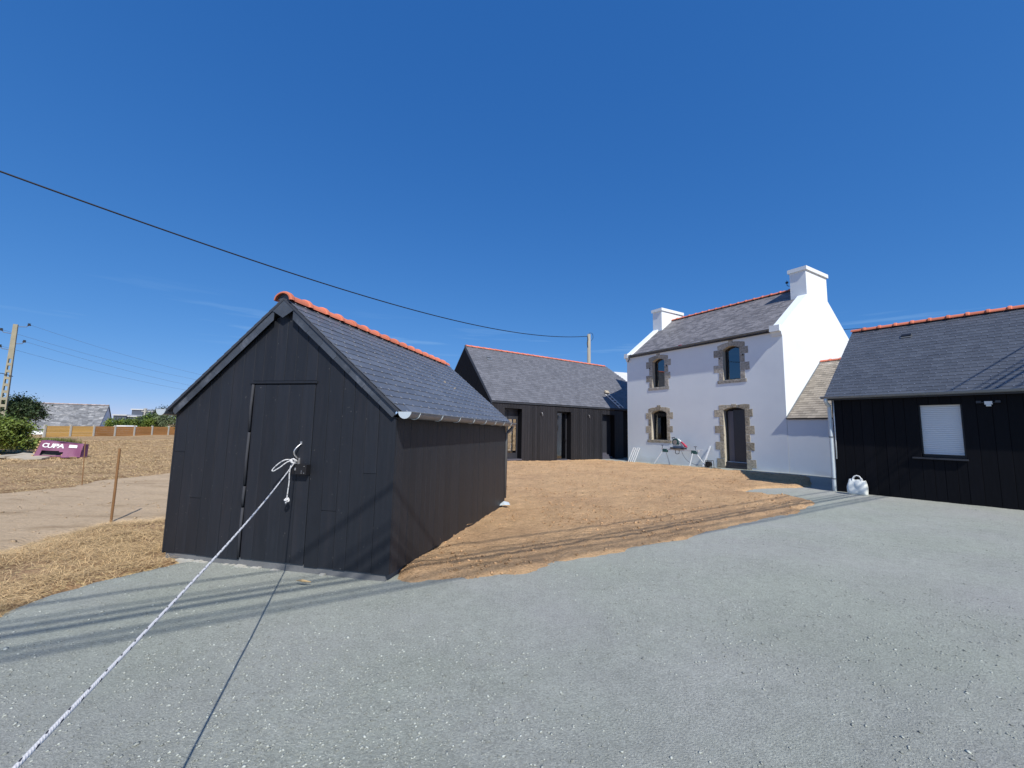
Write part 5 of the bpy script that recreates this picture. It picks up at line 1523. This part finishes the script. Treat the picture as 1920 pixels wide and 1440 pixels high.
bush('dark_tree', (-31.1, 26.2), (1.05, 1.0, 0.95), 9000, 0.13, 'leaf_dark', 'small dark green tree at the foot of the concrete pole', 'tree', 40, seed=4, trunk=0.9, r=0.06)
def grass_clump():
    n = 9000; g = nrg
    x = -25.0 + np.clip(g.normal(0, 0.62, n), -1.2, 0.95); y = 22.0 + np.clip(g.normal(0, 0.7, n), -1.4, 1.4)
    z = z_ground(x, y); L = g.uniform(0.25, 0.6, n); a = g.uniform(0, 6.28, n); t = R_(90) - np.abs(g.normal(0, 0.45, n))
    ca, sa, ct_, st_ = np.cos(a), np.sin(a), np.cos(t), np.sin(t)
    rm = np.zeros((n, 3, 3)); rm[:, 0, 0] = ca * ct_; rm[:, 1, 0] = sa * ct_; rm[:, 2, 0] = st_; rm[:, 0, 1] = -sa; rm[:, 1, 1] = ca
    rm[:, 0, 2] = -ca * st_; rm[:, 1, 2] = -sa * st_; rm[:, 2, 2] = ct_
    scatter_mesh('grass_clump', ST_V, ST_F, np.stack([x, y, z + L * 0.5 * st_], -1), np.stack([L, np.full(n, 0.014), L], -1), rm, 'grass', g.random(n), label='rough olive grass between the laurel bush and the fence')
grass_clump()
# fence: concrete posts with timber boards
fn = empty('timber_fence', (-42.5, 38.0, 0), 0, 'low timber board fence with concrete posts across the back of the field', 'fence')
fd = Vector((0.24, 1.97, 0)).normalized(); fl = 2.0
zf = 0.10
for k in range(-1, 10):
    p = fd * (fl * k)
    wz = gz1(fn.location.x + p.x, fn.location.y + p.y)
    M = frameM(p, fd, Vector((-fd.y, fd.x, 0)), Vector((0, 0, 1)))
    if k >= 0 or k == -1:
        MB().box(-0.075, 0.075, -0.06, 0.06, -0.3, 1.10 + 0.0 * k, M).build('post', 'concrete_pale', fn)
    if k < 9 and k >= 0:
        mm = 'fence_light' if k < 2 else 'fence_dark'
        for j in range(5):
            MB().box(0.08, fl - 0.08, -0.02, 0.02, -0.02 + j * 0.2, 0.175 + j * 0.2, M).build('board', mm, fn)
# stone bank at the fence
# neighbour's grey roofed house
def simple_house(name, loc, rz_, W, Dp, he, hr, wallm, roofm, label, cat='house', slate=0, chims=(), win=(), ov=0.15):
    o = empty(name, loc, rz_, label, cat)
    mb = MB(); mb.box(0, W, 0, Dp, 0, he)
    mb.prism([(0, 0, he), (0, Dp, he), (0, Dp / 2, hr - 0.05)], (W, 0, 0)); mb.build('wall', wallm, o)
    k = (hr - he) / (Dp / 2); mb = MB()
    for s in (0, 1):
        y0 = -ov if s == 0 else Dp + ov; z0 = he - ov * k
        mb.prism([(-0.1, y0, z0), (-0.1, Dp / 2, hr), (-0.1, Dp / 2, hr - 0.12), (-0.1, y0, z0 - 0.12)], (W + 0.2, 0, 0))
    rf = mb.build('roof', roofm if not slate else 'slate_plain', o)
    if slate:
        B_ = Vector((0, 1, k)).normalized(); A_ = Vector((1, 0, 0)); N_ = A_.cross(B_)
        O = Vector((-0.1, -ov - .03, he - ov * k + .01))
        rows = int(math.hypot(Dp / 2 + ov, k * (Dp / 2 + ov)) / slate); st = MB()
        for r in range(rows):
            e = edges_between(0, W + 0.2, slate * 1.8, 0.2)
            for a, b in zip(e[:-1], e[1:]): st.box(a + .004, b - .004, r * slate, r * slate + slate * 1.1, 0.0, 0.03 + rng.uniform(0, .01), frameM(O, A_, B_, N_))
        st.build('slates', roofm, o, kind='stuff')
    for (x, y, w, d_, z) in chims: MB().box(x, x + w, y, y + d_, he, z).build('chimney', wallm, rf)
    for (x, z, w, h) in win: MB().box(x, x + w, -0.03, 0.02, z, z + h).build('window', 'black_paint', o)
    return o
nh = simple_house('slate_farmhouse', (-71.97, 56.5, -2.4), R_(32), 11.6, 8.0, 2.75, 6.45, 'render_white', 'slate_pale', 'low farmhouse with a weathered silvery slate roof beyond the timber fence', slate=0.30, win=((1.5, 0.6, 1.0, 1.2),))
rtn = ridge_tile_mesh(0.5, 0.12, 'ridge_weathered', collar=0.03)
for k in range(23): inst('ridge_tile', rtn, Matrix.Translation((-0.05 + k * 0.51, 4.0, 6.43)), nh)
lt = simple_house('lean_to', (-60.6, 61.5, -2.4), R_(32), 3.6, 2.4, 2.3, 3.0, 'bluegrey_clad', 'pale_roof', 'small shed roof with a white verge beside the weathered farmhouse', cat='shed')
# modern buildings
def block(name, x0, x1, y, z0, z1, label, capm='pale_roof', d_=4.0):
    o = empty(name, (x0, y, z0), R_(8), label, 'building')
    w = x1 - x0
    MB().box(0, w, 0, d_, 0, z1 - z0).build('wall', 'bluegrey_clad', o)
    MB().box(-0.15, w + 0.15, -0.15, d_ + .15, z1 - z0, z1 - z0 + 0.22).build('flat_roof', capm, o)
    MB().box(w * .15, w * .4, -0.03, 0.02, (z1 - z0) * .45, (z1 - z0) * .8).build('window', 'black_paint', o)
    return o
block('flat_roof_house', -72.8, -70.7, 76, -5.5, 2.60, 'low blue-grey flat-roofed house left of the taller block beyond the hedge')
block('flat_roof_extension', -70.6, -69.2, 76.5, -5.5, 2.40, 'blue-grey flat-roofed extension between the low house and taller block')
block('tall_block', -73.2, -71.3, 80, -5.5, 3.80, 'taller blue-grey block standing above the hedge beyond the fence')
block('side_block', -71.2, -69.8, 80.5, -5.5, 3.45, 'blue-grey wing right of the taller block, partly behind the trees')
# pole far
fp = empty('distant_pole', (-61.8, 70.0, -2.6), 0, 'small pale utility pole with a crossarm in front of the blue-grey blocks', 'pole')
MB().box(-0.12, 0.12, -0.12, 0.12, 0, 6.4).build('shaft', 'concrete_pale', fp)
MB().box(-0.6, 0.9, -0.06, 0.06, 5.85, 5.98).box(-0.3, .3, -.05, .05, 6.3, 6.38).build('crossarm', 'concrete_pale', fp)
for k in range(7):
    x = -57.6 + k * 0.90; y = 60
    bush('hedge_shrub', (x, y), (0.75, 0.8, 1.0), 900, 0.24, 'leaf_mid' if k % 2 else 'leaf_bright', ['vivid green hedge shrub nearest the weathered farmhouse', 'second hedge shrub from the farmhouse, mid green', 'light green hedge shrub under the low flat-roofed house', 'mid green hedge shrub below the flat-roofed extension', 'light green hedge shrub below the taller blue-grey block', 'mid green hedge shrub at the foot of the distant pole', 'light green hedge shrub beside the round pale bushes'][k], 'shrub', 18, seed=20 + k, group='hedge beyond the fence', trunk=2.2)
bush('round_tree', (-51.2, 62), (1.7, 1.6, 1.5), 5000, 0.2, 'leaf_grey', 'rounded grey-green tree beyond the fence, just left of the shed', 'tree', 40, seed=31, trunk=1.9)
bush('olive_tree', (-57.2, 66), (1.3, 1.3, 1.2), 3000, 0.22, 'leaf_mid', 'mid green tree left of the rounded grey-green one', 'tree', 30, seed=32, trunk=2.7)
bush('back_tree', (-65.8, 78), (1.3, 1.3, 1.2), 2500, 0.24, 'leaf_dark', 'dark tree behind the distant pole beyond the fence', 'tree', 30, seed=33, trunk=4.1)
bush('peeking_tree', (-19.9, 26.0), (0.95, 0.9, 1.0), 2500, 0.13, 'leaf_mid', 'thin feathery tree top showing just above the shed roof', 'tree', 26, seed=34, trunk=0.95, spread=0.22)
# van roof beyond fence
vn = empty('parked_van', (-54.2, 56.0, -1.12), R_(5), 'white vehicle roof just showing above the timber fence', 'vehicle')
vb = MB(); vb.prism([(0, 0, 0.4), (0, 0, 1.2), (0.5, 0, 1.9), (1.0, 0, 2.12), (2.2, 0, 2.12), (2.7, 0, 1.5), (2.9, 0, 0.4)], (0, 1.8, 0)); vb.build('body', 'white_metal', vn)
for x in (0.6, 2.3): MB().tube([(x, -0.02, 0.35), (x, 1.82, 0.35)], 0.35, 14).build('wheel', 'black_paint', vn)
# concrete utility pole left
pb = Vector((-30.65, 25.0, 0.0)); PH = 7.33
up = empty('concrete_pole', pb, R_(35), 'tall slotted concrete utility pole with insulators at the left edge', 'utility pole')
mb = MB()
def pw(z): return 0.17 - 0.075 * z / PH, 0.12 - 0.05 * z / PH
zs_ = [0.3 + 0.42 * i for i in range(12)]
prev = 0
for z in zs_ + [None]:
    if z is None: a0, b0 = prev, PH
    else: a0, b0 = prev, z
    # solid piece
    (w0, d0), (w1, d1) = pw(a0), pw(b0)
    V = [(-w0, -d0, a0), (w0, -d0, a0), (w0, d0, a0), (-w0, d0, a0), (-w1, -d1, b0), (w1, -d1, b0), (w1, d1, b0), (-w1, d1, b0)]
    F = [(0, 3, 2, 1), (4, 5, 6, 7), (0, 1, 5, 4), (1, 2, 6, 5), (2, 3, 7, 6), (3, 0, 4, 7)]
    mb.add(V, F)
    if z is not None:
        t = z + 0.26
        (w0, d0), (w1, d1) = pw(z), pw(t)
        for s in (-1, 1):
            xa, xb = (s * w0, s * (w0 - 0.06)); xc, xd = (s * w1, s * (w1 - 0.06))
            V = [(xa, -d0, z), (xb, -d0, z), (xb, d0, z), (xa, d0, z), (xc, -d1, t), (xd, -d1, t), (xd, d1, t), (xc, d1, t)]
            mb.add(V, F if s < 0 else [f[::-1] for f in F])
        prev = t
mb.build('shaft', 'pole_concrete', up)
Mu = Matrix.Translation(pb) @ Matrix.Rotation(R_(35), 4, 'Z')
ins = []
for (x, z) in ((0.55, 7.42), (-0.55, 6.95), (0.45, 6.35), (-0.50, 5.95)):
    s = 1 if x > 0 else -1
    MB().tube([(s * 0.08, 0, z - 0.22), (x * .8, 0, z - 0.18), (x, 0, z - 0.05)], 0.022, 6).build('insulator_arm', 'wire_grey', up)
    MB().tube([(x, 0, z - 0.09), (x, 0, z - .04), (x, 0, z), (x, 0, z + 0.05)], [0.07, 0.085, 0.05, 0.075], 8).build('insulator', 'anthracite', up)
    ins.append(Mu @ Vector((x, 0, z - 0.02)))
MB().tube([(-0.2, -.16, 4.25), (0.25, -.16, 4.1)], 0.02, 6).build('guy_clamp', 'black_paint', up)
def catenary(a, b, sag, n=24):
    a, b = Vector(a), Vector(b)
    return [a.lerp(b, i / n) - Vector((0, 0, 4 * sag * (i / n) * (1 - i / n))) for i in range(n + 1)]
far = [Vector((-27.0, 60, 6.9)), Vector((-27.5, 60, 6.6)), Vector((-27.2, 60, 5.6)), Vector((-27.7, 60, 5.3))]
nmw = ['top right insulator', 'top left insulator', 'lower right insulator', 'lower left insulator']
for i, (p, q) in enumerate(zip(ins, far)):
    tag(MB().tube(catenary(p, q, 1.3), 0.007, 5).build('overhead_wire', 'wire_grey'), 'thin wire running away to the right from the %s of the concrete pole' % nmw[i], 'wire', 'thin wires on the concrete pole')
tag(MB().tube(catenary(ins[1], (-60, 22, 6.8), 0.8), 0.014, 5).build('overhead_wire', 'wire_grey'), 'short thick wire leaving the frame left from the upper insulator', 'wire')
tag(MB().tube(catenary(Mu @ Vector((-.2, -.16, 4.25)), (-60, 18, 5.6), 0.5), 0.02, 5).build('guy_cable', 'cable'), 'dark cable leaving the frame left from the middle of the concrete pole', 'cable')
# main service cable across the sky
CB = [(-11.95, 9.0, 7.22), (-11.26, 9.82, 7.12), (-10.46, 10.78, 7.01), (-9.44, 12.0, 6.87), (-8.18, 13.5, 6.81), (-7.14, 14.74, 6.73), (-5.74, 16.43, 6.72), (-4.46, 17.95, 6.73), (-2.96, 19.75, 6.75), (-0.29, 22.95, 7.0), (2.24, 25.97, 7.47), (5.49, 29.85, 8.42)]
a0 = np.array(CB); tt = np.hypot(a0[:, 0] - a0[0, 0], a0[:, 1] - a0[0, 1]); cf2 = np.polyfit(tt, a0[:, 2], 3)
P = []
for t in np.linspace(-9, tt[-1], 60):
    k = t / tt[-1]; P.append((a0[0, 0] + (a0[-1, 0] - a0[0, 0]) * k, a0[0, 1] + (a0[-1, 1] - a0[0, 1]) * k, float(np.polyval(cf2, t))))
tag(MB().tube(P, 0.021, 7).build('service_cable', 'cable'), 'thick black cable sagging across the blue sky to the pole behind the barn', 'cable')
bpz = empty('barn_pole', (5.62, 30.0, 0), 0, 'grey wooden pole rising behind the barn ridge, holding the black cable', 'utility pole')
MB().tube([(0, 0, -0.2), (0, 0, 8.6)], [0.16, 0.12], 10).build('shaft', 'pole_wood', bpz, smooth=True)
MB().tube(bez([(-0.12, -0.05, 8.42), (-.1, -.1, 8.2), (-0.14, -.1, 7.9), (-.1, -.1, 7.6)], 4), 0.03, 6).tube(bez([(-0.1, -.05, 8.5), (0.05, -.1, 8.68), (0.25, -.08, 8.6), (0.28, -.06, 8.3), (0.14, -.1, 8.1)], 4), 0.016, 6).build('cable_coil', 'cable', bpz)
# overhead lines behind the viewer: their soft shadows cross the yard
wd = Vector((math.sin(R_(58.8)), math.cos(R_(58.8)), 0))
for i, ((gx_, gy_), h, r) in enumerate((((-3.12, 4.08), 6.2, 0.015), ((-3.79, 3.27), 7.5, 0.012), ((-3.67, 3.17), 6.7, 0.021), ((-3.54, 3.07), 6.5, 0.024), ((-3.32, 2.89), 8.2, 0.019), ((-3.2, 2.79), 8.4, 0.020))):
    c = Vector((gx_, gy_, 0)) + SDIR * (h / SDIR.z)
    tag(MB().tube([c - wd * 45, c + wd * 55], r, 6).build('power_line', 'cable'), ['overhead line casting the soft shadow nearest the shed', 'thin high overhead line casting the faintest shadow across the yard', 'overhead line casting the upper of the two dark parallel shadows', 'overhead line casting the lower of the two dark parallel shadows', 'high overhead line casting the upper pale blurred shadow', 'high overhead line casting the lower pale blurred shadow'][i], 'power line', 'power lines throwing soft shadows across the gravel')
# things glimpsed behind the roofs
simple_house('pale_roof_house', (7.9, 34.7, 0), R_(20), 4.2, 4.6, 4.4, 6.95, 'render_white', 'pale_roof', 'pale roof just showing behind the right end of the barn ridge')
bush('glimpsed_tree', (26.6, 30.0), (1.3, 1.3, 1.5), 2500, 0.16, 'leaf_dark', 'bare-looking tree glimpsed between the white house gable and the black garage', 'tree', 20, seed=41, trunk=5.6)
tag(MB().tube(catenary((24.0, 30.5, 9.4), (30, 24, 9.3), 0.2), 0.02, 5).build('overhead_wire', 'cable'), 'short wire glimpsed between the white gable and the garage ridge', 'wire')
# litter by the shed corner
lit = MB().add([(-0.12, -0.05, 0.0), (0.02, -0.09, 0.03), (0.13, -0.02, 0.02), (0.10, 0.07, 0.06), (-0.04, 0.08, 0.05), (0, 0, 0.09)], [(0, 1, 5), (1, 2, 5), (2, 3, 5), (3, 4, 5), (4, 0, 5)]).build('plastic_scrap', 'zinc_bright')
lit.location = (-0.12, 8.62, gz1(-0.12, 8.62) + 0.05); tag(lit, 'pale scrap of plastic on the soil at the far shed corner', 'scrap')
for (x, y, s, lb2) in ((-0.72, 6.55, 0.16, 'broken stick lying against the shed side at the soil edge'), (-0.98, 5.55, 0.10, 'dry root poking from the soil beside the shed')):
    z = gz1(x, y) + 0.05
    o = MB().tube([(0, 0, 0), (s * .5, s * .2, 0.03), (s, -s * .3, 0.06)], [0.006, 0.005, 0.002], 5).tube([(s * .4, s * .1, 0.02), (s * .1, -s * .5, 0.08)], [0.004, 0.002], 5).build('twig', 'pallet')
    o.location = (x, y, z); tag(o, lb2, 'twig')
tag(MB().tube([(-2.03, 4.15, 0.02), (-1.96, 4.12, 0.03), (-1.88, 4.13, 0.015)], [0.003, 0.012, 0.004], 5).build('dry_leaf', 'straw'), 'dry straw scrap on the gravel in front of the shed door', 'scrap')
